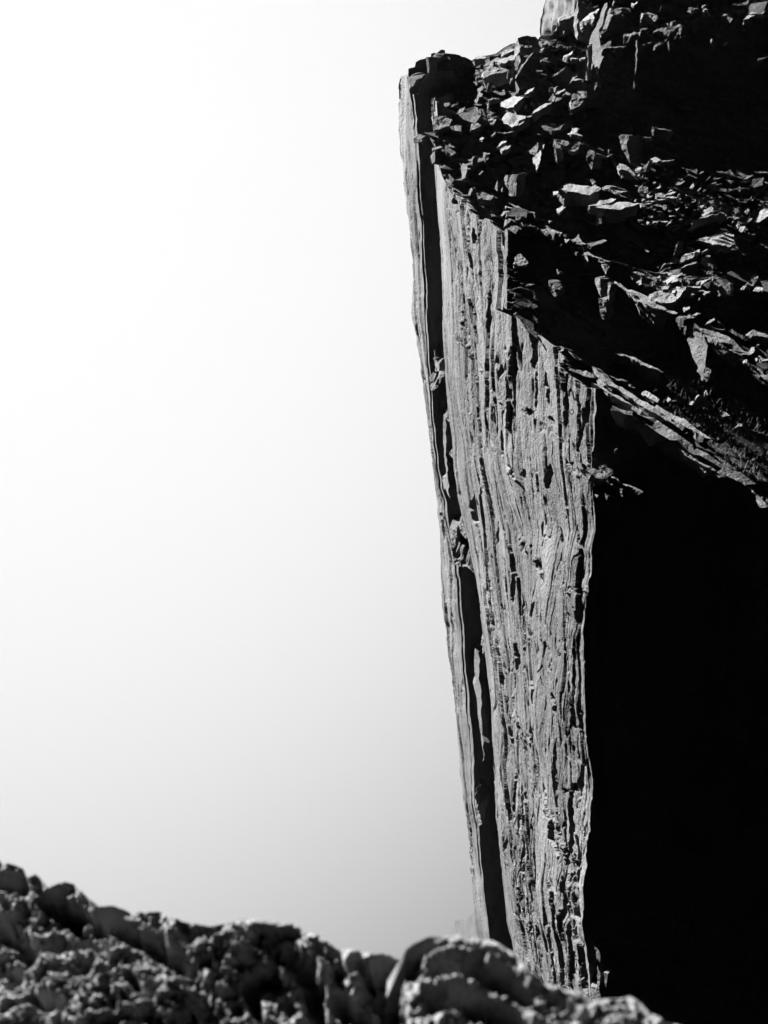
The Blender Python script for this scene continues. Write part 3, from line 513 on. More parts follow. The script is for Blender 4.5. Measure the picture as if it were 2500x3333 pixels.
# (crop, facet, points, label or None, options)
GS = 'boulders and slabs on the dark slope'
STONES = [
 ('A','S',[(720,330),(725,240),(750,130),(760,100),(780,180),(805,260),(760,350),(745,355)],'upright square block on the skyline with a pale left edge',dict(body=(1.45,.9,.05), Y=72)),
 ('A','M',[(540,340),(560,290),(640,250),(720,240),(720,270),(640,300),(560,345)],'rounded pale boulder leaning against the square skyline block',{}),
 ('A','M',[(440,410),(500,365),(600,375),(700,340),(745,350),(720,390),(640,400),(600,435),(550,430)],'low crumpled boulder just under the square skyline block',{}),
 ('A','D',[(290,560),(330,500),(400,470),(500,490),(640,480),(720,500),(560,580),(400,595),(320,630)],'broad dim furrowed boulder below the skyline, left of the thin diagonal edge',{}),
 ('A','B',[(515,1015),(600,930),(730,885),(855,893),(770,960),(710,1030),(600,1035)],'big pale furrowed slab lying below the skyline block',{}),
 ('A','B',[(865,850),(920,795),(1000,765),(975,800),(910,850)],'small bright slab tip just above the big pale furrowed slab',{}),
 ('A','B',[(965,1120),(1010,1050),(1110,990),(1230,967),(1200,990),(1080,1060)],'long narrow bright slab tilted down to the left',{}),
 ('A','M',[(1275,860),(1300,820),(1400,790),(1420,790),(1330,850)],'curved grey stone edge above the long narrow bright slab',{}),
 ('A','D',[(1185,945),(1240,850),(1280,890),(1250,960)],'dim four-sided stone at the upper end of the long narrow bright slab',{}),
 ('A','B',[(1370,357),(1420,330),(1515,275),(1500,310),(1430,350)],'bright leaf-shaped stone near the foot of the tall split pillar',{}),
 ('A','M',[(1075,250),(1110,233),(1130,237),(1100,262)],'small pale stone right of the square skyline block',{}),
 ('A','S',[(740,360),(790,330),(805,400),(800,440),(760,390)],'narrow wedge stone right under the square skyline block',{}),
 ('A','M',[(170,390),(240,345),(330,345),(340,370),(250,380)],'weathered pale stone on the skyline notch left of the square block',{}),
 ('B','M',[(540,200),(560,130),(620,60),(760,90),(890,110),(860,150),(780,180),(760,240),(690,270),(640,230)],'large rough square-cut boulder below the big pale slab',{}),
 ('B','B',[(970,690),(1080,570),(1085,610),(1070,720),(1035,812),(1010,760),(975,750)],'brightest standing stone, white and spear-shaped',{}),
 ('B','T',[(920,590),(1045,470),(1040,560),(1010,650),(930,620)],'grey triangular stone standing behind the white spear-shaped stone',{}),
 ('B','B',[(485,545),(540,460),(600,447),(620,455),(560,490)],'bright curved stone like a horn, left of the white spear-shaped stone',{}),
 ('B','M',[(530,560),(600,520),(690,503),(640,550),(560,590)],'flat grey stone under the bright horn-like stone',{}),
 ('B','M',[(370,160),(410,142),(445,155),(400,178)],'small pale diamond stone left of the large square-cut boulder',{}),
 ('B','M',[(405,390),(475,320),(460,350),(430,385)],'thin bright stone sliver left of a thin ledge line',{}),
 ('B','M',[(250,430),(280,402),(315,405),(295,440)],'small rounded pale stone left of the thin bright sliver',{}),
 ('B','M',[(770,240),(830,195),(860,190),(800,235)],'small bright curl of stone under the large square-cut boulder',{}),
 ('B','M',[(1410,335),(1500,340),(1500,280),(1600,285),(1560,340),(1650,380),(1570,368),(1450,355)],'grey bird-shaped stone below the tall split pillar',{}),
 ('B','D',[(1470,575),(1610,462),(1610,490),(1540,600)],'dim triangular stone below the grey bird-shaped stone',{}),
 ('B','M',[(1105,510),(1130,490),(1120,535)],'tiny pale stone beside the tip of the white spear-shaped stone',{}),
 ('C','B',[(365,300),(470,200),(520,165),(620,120),(630,130),(540,190),(560,240),(480,270),(410,295)],'bright jagged slab left of the tall split pillar top',{}),
 ('C','M',[(70,235),(180,200),(290,170),(285,215),(180,250),(80,275)],'square block in front of the far hazy pinnacle',dict(body=(.2,1.2,-1.1))),
 ('C','S',[(285,350),(290,170),(335,0),(340,540),(300,480)],'tall pale blade of rock beside the far hazy pinnacle',{}),
 ('C','B',[(1060,40),(1100,45),(1140,17),(1125,50),(1090,80)],'bright heart-shaped stone near the top edge of the slope',{}),
 ('C','M',[(805,45),(820,10),(832,15),(815,50)],'small bright stone left of the heart-shaped stone',{}),
 ('C','M',[(360,790),(440,768),(430,790),(370,798)],'thin pale stone lying at the foot of the tall split pillar',{}),
 ('C','M',[(225,780),(340,785),(330,797),(240,792)],'thin crumbly stone left of the pale stone at the pillar foot',{}),
 ('D','M',[(1335,260),(1380,215),(1480,210),(1400,245)],'grey wedge stone high on the slope near the right edge',{}),
 ('D','B',[(1565,190),(1620,140),(1600,175)],'bright thin stone, highest at the right edge',{}),
 ('D','M',[(1400,190),(1440,155),(1520,170),(1450,185)],'curled grey stone above the grey wedge stone high at right',{}),
 ('E','M',[(100,960),(225,910),(340,920),(500,945),(570,915),(650,960),(600,1010),(490,1055),(420,1045),(200,1005)],'widest flat slab, grey with a bright notch on its back edge',dict(body=(.2,1.3,-.9))),
 ('E','M',[(565,1225),(700,1190),(860,1145),(960,1135),(1165,1160),(1000,1200),(840,1244),(700,1240)],'flat pointed slab just below the widest flat slab',dict(body=(.2,1.3,-1.0))),
 ('E','M',[(480,1190),(570,1170),(690,1120),(870,1105),(820,1130),(640,1190),(500,1200)],'narrow slab lying on the flat pointed slab',{}),
 ('E','T',[(660,960),(740,980),(860,1030),(990,1095),(850,1050),(740,1000)],'long thin stone leaning from the widest flat slab to the right',{}),
 ('E','M',[(670,955),(770,943),(755,970),(700,975)],'small pale stone at the right tip of the widest flat slab',{}),
 ('E','M',[(830,990),(920,1000),(1000,1008),(900,1020)],'flat stone between the widest slab and the scree',{}),
 ('E','B',[(0,1010),(60,1000),(75,1015),(50,1050),(10,1050)],'small bright stone at the left tip of the widest flat slab',{}),
 ('E','B',[(805,645),(850,607),(870,670),(850,680)],'small bright square stone above the widest flat slab',{}),
 ('E','M',[(880,680),(900,635),(1000,660),(1080,740),(1110,780),(1020,740),(940,705),(905,715)],'long stone tapering down into the top of the scree',{}),
 ('E','T',[(1225,680),(1300,590),(1280,660),(1240,750)],'grey triangular stone face standing at the top of the scree',{}),
 ('E','M',[(1320,570),(1390,545),(1465,580),(1400,620),(1340,610)],'rough grey stone above the scree, beside the triangular face',{}),
 ('E','M',[(1385,630),(1500,600),(1645,580),(1520,610)],'thin bright edge of a slab to the right of the triangular face',{}),
 ('E','D',[(215,450),(350,340),(370,350),(340,440),(290,475)],'dim shell-shaped stone left of the hanging dark wedge',{}),
 ('E','D',[(500,840),(540,845),(575,885),(545,905)],'small dim stone behind the notch of the widest flat slab',{}),
 ('E','T',[(1090,1145),(1120,1105),(1115,1145)],'tiny pale triangle at the right tip of the flat pointed slab',{}),
 ('I','B',[(875,125),(975,75),(960,95),(1000,98),(910,182),(885,160)],'bright fist-shaped stone on the edge of the dark drop',{}),
 ('H','M',[(705,355),(800,300),(930,270),(1050,195),(1150,230),(1200,260),(1200,400),(1130,430),(1000,400),(920,405),(870,380)],'largest hump-backed boulder, grey, below the scree near the right edge',dict(body=(.2,1.3,-.5))),
 ('H','T',[(385,545),(410,430),(450,345),(425,460)],'thin pale upright flake left of the hump-backed boulder',{}),
 ('H','T',[(490,560),(600,510),(665,510),(650,575),(580,600),(470,650),(450,660),(480,600)],'ribbed pale block in the middle of the lower boulder pile',{}),
 ('H','M',[(345,600),(380,555),(460,590),(430,640),(350,635)],'round speckled stone left of the ribbed pale block',{}),
 ('H','M',[(460,720),(560,680),(690,620),(690,645),(560,695)],'long rim of a dark boulder under the ribbed pale block',dict(body=(.5,.8,-.7))),
 ('H','T',[(745,640),(760,580),(830,560),(890,610),(915,680),(905,750),(850,750)],'egg-shaped grey boulder right of the ribbed pale block',{}),
 ('H','M',[(755,510),(840,450),(900,445),(800,490)],'thin curved stone above the egg-shaped boulder',{}),
 ('H','M',[(210,720),(270,645),(300,638),(400,652),(290,655)],'flat-topped dark stone left of the ribbed pale block',{}),
 ('H','B',[(295,860),(360,815),(480,800),(410,860),(310,920)],'bright broken slab, upper one of the pair in the lower pile',{}),
 ('H','B',[(370,880),(440,850),(435,890),(350,915)],'bright broken slab, lower one of the pair in the lower pile',{}),
 ('H','M',[(215,990),(230,955),(330,965),(300,1005),(240,1005)],'oval grey stone above the wide wood-grained slab',{}),
 ('H','B',[(420,1015),(425,965),(480,975),(440,1025)],'bright cube-like stone beside the white half-round boulder',{}),
 ('H','B',[(360,1015),(415,1010),(400,1050),(365,1055)],'small bright stone between the wood-grained slab and the half-round boulder',{}),
 ('H','B',[(410,1080),(460,1010),(560,965),(520,1020),(470,1090),(440,1140)],'white half-round boulder at the foot of the lower pile',dict(body=(.75,.7,-.25))),
 ('H','M',[(560,963),(760,963),(740,985),(640,985)],'thin flat slab joined to the top of the white half-round boulder',{}),
 ('H','M',[(60,1075),(180,1050),(360,1055),(435,1120),(410,1165),(300,1185),(200,1190),(120,1130)],'wide slab with wood-like grain left of the half-round boulder',{}),
 ('H','B',[(800,1030),(890,1035),(820,1060)],'small bright stone right of the white half-round boulder',{}),
 ('H','M',[(750,940),(790,880),(930,835),(840,880)],'curved slab edge, topmost right of the lower pile',{}),
 ('H','M',[(690,950),(700,900),(775,880)],'small wedge left of the curved slab edge in the lower pile',{}),
 ('H','T',[(1105,930),(1140,950),(1155,1000),(1135,1080),(1105,1070)],'lone pale post-like stone in the dark on the right',{}),
 ('H','M',[(1300,1000),(1320,955),(1370,955),(1330,1005)],'small pale stone right of the lone post-like stone',{}),
 ('H','D',[(1375,925),(1440,860),(1525,820),(1520,870),(1450,970)],'grey fin-shaped stone in the dark near the right edge',{}),
 ('H','B',[(1480,1000),(1500,965),(1590,980),(1595,1015)],'bright flat cap stone under the grey fin-shaped stone',{}),
 ('H','M',[(1270,190),(1290,145),(1360,160),(1320,220)],'small grey stone right under the round layered boulder',{}),
 ('G','M',[(215,1045),(290,1000),(300,950),(430,865),(475,900),(460,950),(530,990),(480,1040),(300,1085),(240,1080)],'pale frayed boulder sitting on a thin ledge in the scree',{}),
 ('G','B',[(500,730),(590,725),(630,740),(610,860),(550,850),(530,780)],'bright tooth-shaped stone in the right half of the scree',{}),
 ('G','D',[(640,870),(660,830),(760,840),(925,890),(780,965),(690,920)],'dim arrowhead stone right of the bright tooth-shaped stone',{}),
 ('G','M',[(750,780),(860,780),(830,860),(770,850)],'small pale stone on top of the dim arrowhead stone',{}),
 ('G','M',[(965,1025),(1080,980),(1165,975),(1110,1065),(1040,1035)],'pale arrow-like stone just above the round layered boulder',{}),
 ('G','M',[(1000,1190),(1040,1120),(1160,1085),(1320,1130),(1270,1190),(1180,1230),(1100,1260),(1040,1260)],'round layered boulder near the right edge',{}),
 ('G','B',[(1340,1150),(1400,1080),(1560,940),(1620,890),(1700,880),(1720,1060),(1560,1130),(1410,1235),(1350,1200)],'biggest bright boulder, cut by the right edge of the picture',{}),
 ('G','D',[(1270,1030),(1370,930),(1430,1040),(1340,1110)],'dim ribbed stone between the round layered boulder and the biggest bright one',{}),
 ('G','B',[(1445,925),(1580,775),(1620,780),(1470,940)],'bright stick-like stone above the biggest bright boulder',{}),
 ('G','M',[(1325,650),(1440,560),(1560,435),(1620,450),(1440,590),(1360,650)],'thin slanting slab near the right edge, above the stick-like stone',{}),
 ('G','D',[(1560,640),(1600,560),(1700,520),(1700,640)],'dim stone at the right edge beside the thin slanting slab',{}),
 ('F','B',[(1320,1110),(1350,1030),(1470,955),(1440,1020),(1380,1080)],'bright spindle-shaped stone alone in the dark under the scree',{}),
 ('F','B',[(775,1305),(850,1220),(925,1155),(870,1230)],'thin bright stone propped at the bottom of the scree',{}),
 ('F','T',[(1070,510),(1165,525),(1180,620),(1140,630),(1090,570)],'pale left side of the big black block in the scree',dict(body=(.9,.5,-.1))),
 ('K','B',[(1395,610),(1440,540),(1475,540),(1480,580),(1430,635)],'small bright stub of stone on the long ledge at right',{}),
 ('K','B',[(815,230),(870,180),(935,150),(945,175),(890,205)],'bright sliver of stone above the tall grey slab',{}),
 ('K','B',[(520,0),(560,5),(605,-10),(600,25),(545,42),(530,20)],'bright flat stone alone below the white half-round boulder',{}),
 ('K','M',[(565,120),(595,97),(615,105),(600,150),(580,145)],'small pale stone just above the head of the tall grey slab',{}),
 ('K','M',[(625,108),(700,75),(750,85),(700,105)],'low grey stone right of the small pale stone above the tall slab',{}),
 ('K','M',[(635,1290),(735,1183),(920,1305),(860,1318),(740,1318)],'grey triangular stone lying in the grass below the tall slab',{}),
 ('K','M',[(955,1435),(1030,1400),(1100,1425),(1140,1460),(1050,1480)],'low pale stone in the grass right of the triangular stone',{}),
 ('K','M',[(1220,1620),(1260,1575),(1315,1570),(1300,1600)],'small grey stone in the grass, lowest on the slope',{}),
 ('L','M',[(800,420),(835,398),(980,490),(960,530),(860,480)],'oblong pale block lying along the long ledges',{}),
 ('L','D',[(620,335),(680,335),(720,375),(680,370)],'small dim stone on the ledges left of the oblong block',{}),
]
SCREE = [('F','B',[(770,620),(850,590),(930,565),(1010,560),(960,590),(860,620)]),('F','M',[(775,680),(900,650),(1035,685),(900,695)]),('F','D',[(550,590),(650,575),(780,620),(760,680),(580,670)]),('F','B',[(1080,505),(1200,460),(1290,448),(1160,510)]),
 ('F','M',[(1310,450),(1380,370),(1390,440),(1350,485)]),('F','T',[(690,890),(730,840),(800,835),(800,910),(760,970)]),('F','D',[(520,850),(600,815),(680,840),(690,885),(600,870)]),('F','D',[(220,810),(300,810),(345,880),(250,885)]),('F','B',[(335,830),(400,808),(465,812),(380,830)]),
 ('F','M',[(335,835),(440,860),(350,862)]),('F','M',[(120,70),(190,15),(300,5),(240,90),(130,105)]),('F','B',[(250,130),(310,70),(305,120)]),('F','B',[(135,235),(215,170),(200,215)]),('F','T',[(190,265),(240,240),(215,295)]),('F','T',[(250,240),(285,190),(285,270)]),('F','T',[(150,290),(180,255),(160,300)]),
 ('F','D',[(180,490),(260,420),(390,450),(395,560),(300,590)]),('F','M',[(230,410),(300,330),(355,365),(260,400)]),('F','M',[(510,515),(620,450),(700,445),(560,520)]),('F','B',[(475,570),(575,515),(570,575)]),('F','M',[(380,710),(500,610),(525,610),(420,720)]),('F','D',[(590,1080),(750,1075),(900,1130),(760,1140),(590,1120)]),
 ('F','D',[(370,1130),(400,1080),(520,1080),(480,1130)]),('F','M',[(455,1190),(520,1090),(630,1035),(560,1090),(520,1200)]),('F','M',[(360,1230),(370,1200),(450,1200),(400,1250)]),('F','T',[(650,1070),(680,1000),(715,1070)]),('F','M',[(850,1070),(930,1080),(1010,1080),(870,1095)]),('F','T',[(955,870),(970,780),(1010,775),(980,860)]),
 ('F','B',[(990,940),(1070,910),(1020,960)]),('F','T',[(940,1050),(950,1000),(1015,975),(1010,1040)]),('F','D',[(260,910),(330,940),(400,1020),(300,1000)]),('F','D',[(1055,1140),(1130,1120),(1370,1160),(1280,1175)]),('F','M',[(1320,790),(1440,740),(1380,780)]),('F','B',[(1515,865),(1610,850),(1570,890)]),
 ('F','M',[(620,820),(630,770),(665,750),(650,800)]),('F','M',[(570,730),(700,710),(780,715),(660,740)]),('F','M',[(390,600),(480,545),(410,600)]),('F','M',[(830,570),(880,515),(940,520),(890,540)]),('F','B',[(1060,500),(1050,490),(1075,485)]),('F','M',[(1035,630),(1090,590),(1050,635)]),('F','M',[(1055,650),(1080,635),(1090,655)]),
 ('F','M',[(110,150),(140,125),(240,115),(150,140)]),('F','B',[(155,185),(210,145),(170,180)]),('F','M',[(430,770),(480,745),(540,760),(480,780)]),('F','B',[(540,710),(560,685),(575,705)]),('F','M',[(260,700),(340,720),(290,740)]),('F','M',[(125,420),(190,440),(140,435)]),('F','M',[(600,1180),(700,1190),(860,1200),(760,1215)]),('F','D',[(800,1300),(960,1270),(1150,1255),(980,1310),(870,1320)]),
 ('F','M',[(490,1195),(600,1200),(600,1225),(530,1210)]),('F','M',[(85,765),(140,712),(125,775)]),('F','B',[(0,720),(40,718),(20,745)]),('F','M',[(360,650),(380,600),(430,650),(400,690)]),
 ('G','M',[(1380,480),(1540,465),(1430,500)]),('G','M',[(265,510),(345,445),(310,535)]),('G','M',[(105,575),(150,500),(220,465),(160,540)]),('G','D',[(1055,950),(1200,865),(1140,950)]),('G','D',[(1170,960),(1230,910),(1265,960),(1220,1010)]),('G','M',[(640,740),(680,710),(700,725)]),('G','B',[(900,1185),(915,1180),(910,1197)]),
 ('H','B',[(200,775),(255,740),(215,775)]),('H','M',[(150,860),(200,805),(205,840)]),('H','M',[(230,890),(290,870),(260,912)]),('H','M',[(285,770),(370,790),(330,820)]),('H','M',[(320,752),(385,755),(350,760)]),('H','M',[(640,1022),(800,1014),(790,1026)]),('H','M',[(625,1062),(675,1072),(640,1075)]),('H','M',[(510,800),(530,795),(525,812)]),('H','D',[(535,830),(560,830),(575,865),(550,860)]),('H','D',[(575,890),(600,880),(600,915)]),
 ('H','M',[(670,490),(735,460),(735,505)]),('H','M',[(960,495),(1080,443),(980,500)]),('H','D',[(560,420),(670,475),(620,455)]),('H','M',[(590,575),(720,570),(660,590)]),('H','M',[(100,1050),(150,1030),(165,1040)]),('H','M',[(175,1045),(190,1022),(240,1025),(230,1045)]),('H','D',[(820,800),(840,760),(930,760),(880,795)]),('H','M',[(1335,240),(1380,250),(1375,262)]),
 ('H','M',[(730,1120),(740,1115),(735,1135)]),('H','M',[(0,470),(60,490),(40,495)]),('K','M',[(1480,700),(1500,680),(1520,700),(1505,730)]),('K','M',[(1340,710),(1380,705),(1370,750),(1345,745)]),('K','M',[(300,1235),(320,1215),(350,1250),(320,1270)]),('K','M',[(380,1250),(440,1255),(430,1270)]),('K','M',[(810,1160),(825,1120),(850,1180),(830,1230)])]

def tr(crop, pts):
    x, y, s = CROP[crop]; return [(x + a * s, y + b * s) for a, b in pts]
def place_y(pts, prot=.9):
    c = np.mean(pts, 0); ext = np.ptp(np.array(pts), axis=0).max(); y = float(base_y(*c)); return y - prot * y / 36 - .6 * min(2.0, ext / F_PX * y)

for crop, typ, pts in LEDGES:
    p = tr(crop, pts)
    if crop == 'O' and np.mean(p, 0)[0] < 1400: slab('ledge', p, typ, 74.0, mat=M_LEDGE, parent=butt); continue
    slab('ledge', p, typ, 27.6 - 1.3 * (np.mean(p, 0)[0] - 1925) / F_PX * 28 if crop in 'MW' and np.mean(p, 0)[0] < 2120 else place_y(p, .7), mat=M_LEDGE, parent=cliff, rough=.07, clear=not (crop in 'MW' and np.mean(p, 0)[0] < 2120))
for crop, typ, pts, label, opt in STONES:
    p = tr(crop, pts); Y = opt.get('Y', None) or place_y(p, 1.1)
    tag(slab('boulder', p, typ, Y, body=opt.get('body'), clear=True, rough=.06), label, 'boulder', GS)
MARKS = [(1899,614,'the widest flat slab'), (2005,667,'the flat pointed slab'), (2102,541,'the triangular stone face'), (2232,640,'the big black block'), (2336,660,'the bright tooth-shaped stone'), (2366,675,'the dim arrowhead stone'), (2306,692,'the pale frayed boulder'),
         (2422,718,'the round layered boulder'), (2260,697,'the bright spindle-shaped stone'), (2178,726,'the thin propped stone under the scree'), (2340,779,'the hump-backed boulder'), (2240,835,'the ribbed pale block'), (2303,857,'the egg-shaped boulder'), (2217,955,'the white half-round boulder'),
         (2162,970,'the wood-grained slab'), (2188,905,'the pair of bright broken slabs'), (2110,600,'the tapering long stone'), (2276,1150,'the tall grey slab'), (2485,705,'the biggest bright boulder'), (2195,655,'the middle of the scree')]
seen = {}
def scree_label(p, typ):
    q = np.array(p); c = q.mean(0); w_, h_ = np.ptp(q, axis=0); ar = abs(sum(q[i, 0] * q[i - 1, 1] - q[i - 1, 0] * q[i, 1] for i in range(len(q)))) / 2
    fill = ar / max(w_, h_) ** 2
    shape = ('sliver' if fill < .12 else 'wedge' if len(p) <= 3 else 'slab' if w_ > 2 * h_ else 'upright flake' if h_ > 1.5 * w_ else 'chunk' if len(p) > 4 else 'chip')
    tone = {'B': 'bright', 'M': 'mid-grey', 'D': 'dim dark', 'T': 'grey side-lit'}[typ]; size = 'tiny' if ar < 70 else 'small' if ar < 200 else 'medium-sized'
    for x, y, nm in sorted(MARKS, key=lambda m: np.hypot(m[0] - c[0], m[1] - c[1])):
        dx, dy = c[0] - x, c[1] - y; d = np.hypot(dx, dy)
        rel = ('above and left of' if dx < 0 else 'above and right of') if dy < 0 else ('below and left of' if dx < 0 else 'below and right of')
        if abs(dx) > 2.4 * abs(dy): rel = 'left of' if dx < 0 else 'right of'
        elif abs(dy) > 2.4 * abs(dx): rel = 'above' if dy < 0 else 'below'
        lab = '%s %s stone %s %s %s' % (size, tone, shape, rel, nm)
        if d < 12: lab = '%s %s stone %s touching %s' % (size, tone, shape, nm)
        if lab not in seen: seen[lab] = 1; return lab
for crop, typ, pts in SCREE:
    p = tr(crop, pts)
    tag(slab('stone', p, typ, place_y(p, 1.0), clear=True, rough=.05), scree_label(p, typ), 'stone', 'small loose stones of the slope')
# strips of lit rock inside the dark recess
for crop, typ, pts, Y in [('Q','S',[(515,1100),(525,1300),(545,1600),(560,1850),(545,1900),(525,1650),(500,1500),(480,1200),(475,990)],71), ('Q','S',[(540,880),(575,960),(560,980),(545,1060),(535,960)],70),
    ('P','S',[(455,1180),(475,1190),(500,1700),(510,1830),(490,1800),(480,1600),(465,1400)],71), ('P','M',[(460,1175),(520,1230),(520,1250),(490,1230)],71), ('P','M',[(380,600),(388,740),(430,800),(440,870),(400,860),(385,720)],73), ('P','M',[(350,890),(385,900),(380,950),(370,1010),(355,990)],73),
    ('P','S',[(540,1440),(500,1490),(540,1530),(545,1500)],70), ('Q','M',[(350,10),(470,60),(410,130),(370,90)],71), ('Q','M',[(280,30),(340,50),(330,200),(300,200)],72), ('Q','M',[(320,340),(400,325),(405,305),(470,400),(420,360)],71), ('Q','D',[(290,210),(390,300),(320,320)],72),
    ('O','D',[(250,1640),(420,1660),(400,1740),(270,1760)],73), ('P','D',[(430,870),(470,880),(400,980),(360,1010)],72),
    ('W','S',[(205,210),(240,330),(260,400),(240,420),(225,330)],71), ]:
    slab('ledge', tr(crop, pts), typ, Y, mat=M_LEDGE, parent=butt, body=(1.2, 4, 0), rough=.14)

# loose rubble too small to count
def scree_fill():
    r = random.Random(3); V = []; Fc = []
    spots = [((2085,655),(2215,745),170), ((2200,640),(2300,700),40), ((2060,545),(2105,590),40), ((2130,870),(2240,960),80), ((1700,530),(1760,560),60), ((2080,600),(2120,640),30), ((2300,640),(2480,700),40)]
    for (x0, y0), (x1, y1), n in spots:
        for _ in range(n):
            px, py = r.uniform(x0, x1), r.uniform(y0, y1); Y = float(base_y(px, py)) - r.uniform(.6, 1.6); c = at(px, py, Y); sz = r.uniform(.04, .13)
            M3 = Matrix.Rotation(r.uniform(0, 6.28), 3, 'Z') @ Matrix.Rotation(r.uniform(-.6, .6), 3, 'X')
            b = len(V)
            for k in range(8):
                q = Vector(((1 if k & 1 else -1) * sz * r.uniform(.7, 1.6), (1 if k & 2 else -1) * sz * r.uniform(.6, 1.2), (1 if k & 4 else -1) * sz * r.uniform(.2, .5)))
                V.append(np.array(M3 @ q) + c)
            Fc += [(b+0,b+2,b+3,b+1),(b+4,b+5,b+7,b+6),(b,b+1,b+5,b+4),(b+2,b+6,b+7,b+3),(b,b+4,b+6,b+2),(b+1,b+3,b+7,b+5)]
    for (x0, y0), (x1, y1), n, s0, s1 in [((1420,340),(1640,600),150,.15,.7), ((1560,190),(1900,330),70,.2,.8), ((1640,330),(1950,640),150,.12,.6), ((1650,640),(2000,760),160,.1,.4), ((1950,560),(2500,780),260,.08,.4), ((2100,780),(2500,980),120,.1,.45), ((1900,20),(2500,90),60,.2,.6), ((2200,1250),(2480,1420),80,.06,.2)]:
        for _ in range(n):
            px, py = r.uniform(x0, x1), r.uniform(y0, y1)
            if py < RIDGE(px) + 14 or (px < 1640 and py > M_TOP1(px) - 10): continue
            sz = s0 * (s1 / s0) ** (r.random() ** 1.8); c = at(px, py, float(base_y(px, py)) - r.uniform(.1, .8) * sz)
            M3 = Matrix.Rotation(r.uniform(-.9, .9), 3, 'Z') @ Matrix.Rotation(r.uniform(.1, .8), 3, 'X') @ Matrix.Rotation(r.uniform(-.35, .35), 3, 'Y')
            b = len(V)
            for k in range(8):
                q = Vector(((1 if k & 1 else -1) * sz * r.uniform(.7, 1.5), (1 if k & 2 else -1) * sz * r.uniform(.5, 1.2), (1 if k & 4 else -1) * sz * r.uniform(.15, .55)))
                V.append(np.array(M3 @ q) + c)
            Fc += [(b+0,b+2,b+3,b+1),(b+4,b+5,b+7,b+6),(b,b+1,b+5,b+4),(b+2,b+6,b+7,b+3),(b,b+4,b+6,b+2),(b+1,b+3,b+7,b+5)]
    tag(obj('rubble', np.array(V), Fc, M_SHADE_DARK), 'loose fine rubble between the larger stones of the slope', 'rubble', kind='stuff')
scree_fill()

def grass():
    r = random.Random(5); V = []; Fc = []
    spots = [((2150,1130),(2300,1330),500), ((2330,1340),(2500,1560),650), ((2150,1290),(2420,1420),350), ((1905,760),(2020,830),120), ((1690,400),(1720,640),120)]
    for (x0, y0), (x1, y1), n in spots:
        for _ in range(int(n * 1.8)):
            px, py = r.gauss((x0 + x1) / 2, (x1 - x0) / 3.4), r.gauss((y0 + y1) / 2, (y1 - y0) / 3.4)
            if px > 1920 and py > R1(px) - 30: continue
            c = at(px, py, float(base_y(px, py)) - r.uniform(.1, .7))
            h = r.uniform(.05, .26); w = .006; a = r.uniform(0, 6.28); ln = np.array([r.uniform(-.5, .5) * h, r.uniform(-.5, .5) * h, h]); sd = np.array([math.cos(a) * w, math.sin(a) * w, 0])
            b = len(V); V += [c - sd, c + sd, c + ln * .6 + sd * .7, c + ln * .6 - sd * .7, c + ln + np.array([ln[0] * .4, ln[1] * .4, -.1 * h])]
            Fc += [(b, b + 1, b + 2, b + 3), (b + 3, b + 2, b + 4)]
    tag(obj('grass', np.array(V), Fc, M_GRASS), 'dark wiry grass growing on the shaded slope', 'grass', kind='stuff')
grass()

# ---------------------------------------------------------------- small rings fixed to the rock
def ring(px, py, Y, label, r_px=7):
    c = at(px, py, Y); rad = r_px / F_PX * np.linalg.norm(c); n = -ray(px, py); n = n + np.array([-.5, 0, 0]); n /= np.linalg.norm(n)
    u = np.cross(n, [0, 0, 1]); u /= np.linalg.norm(u); w = np.cross(u, n); V = []; Fc = []; A, Bn = 20, 8
    for i in range(A):
        t = 2 * math.pi * i / A; dirv = math.cos(t) * u + math.sin(t) * w * 1.15
        for j in range(Bn):
            q = 2 * math.pi * j / Bn; V.append(c + dirv * (rad + rad * .2 * math.cos(q)) + n * rad * .2 * math.sin(q))
            Fc.append((i * Bn + j, ((i + 1) % A) * Bn + j, ((i + 1) % A) * Bn + (j + 1) % Bn, i * Bn + (j + 1) % Bn))
    tag(obj('rock_ring', np.array(V), Fc, M_METAL, None, tuple(c)), label, 'ring', 'small rings fixed to the cliff')
for px, py, lab in [(1861,1340,'small ring high on the sunlit face, close to its right edge'), (1845,2018,'small ring on the sunlit face halfway down the cliff'), (1895,2695,'small ring low on the sunlit face, right beside the shadow'), (1668,1572,'small ring in the middle of the sunlit face'), (1931,3254,'small ring right above the blurred foreground rock')]:
    ring(px, py, float(m_y(px, py)) - 2.2 if px < 1925 else 27.0, lab)
ring(2008, 1470, 26.3, 'small ring alone on the black wall')

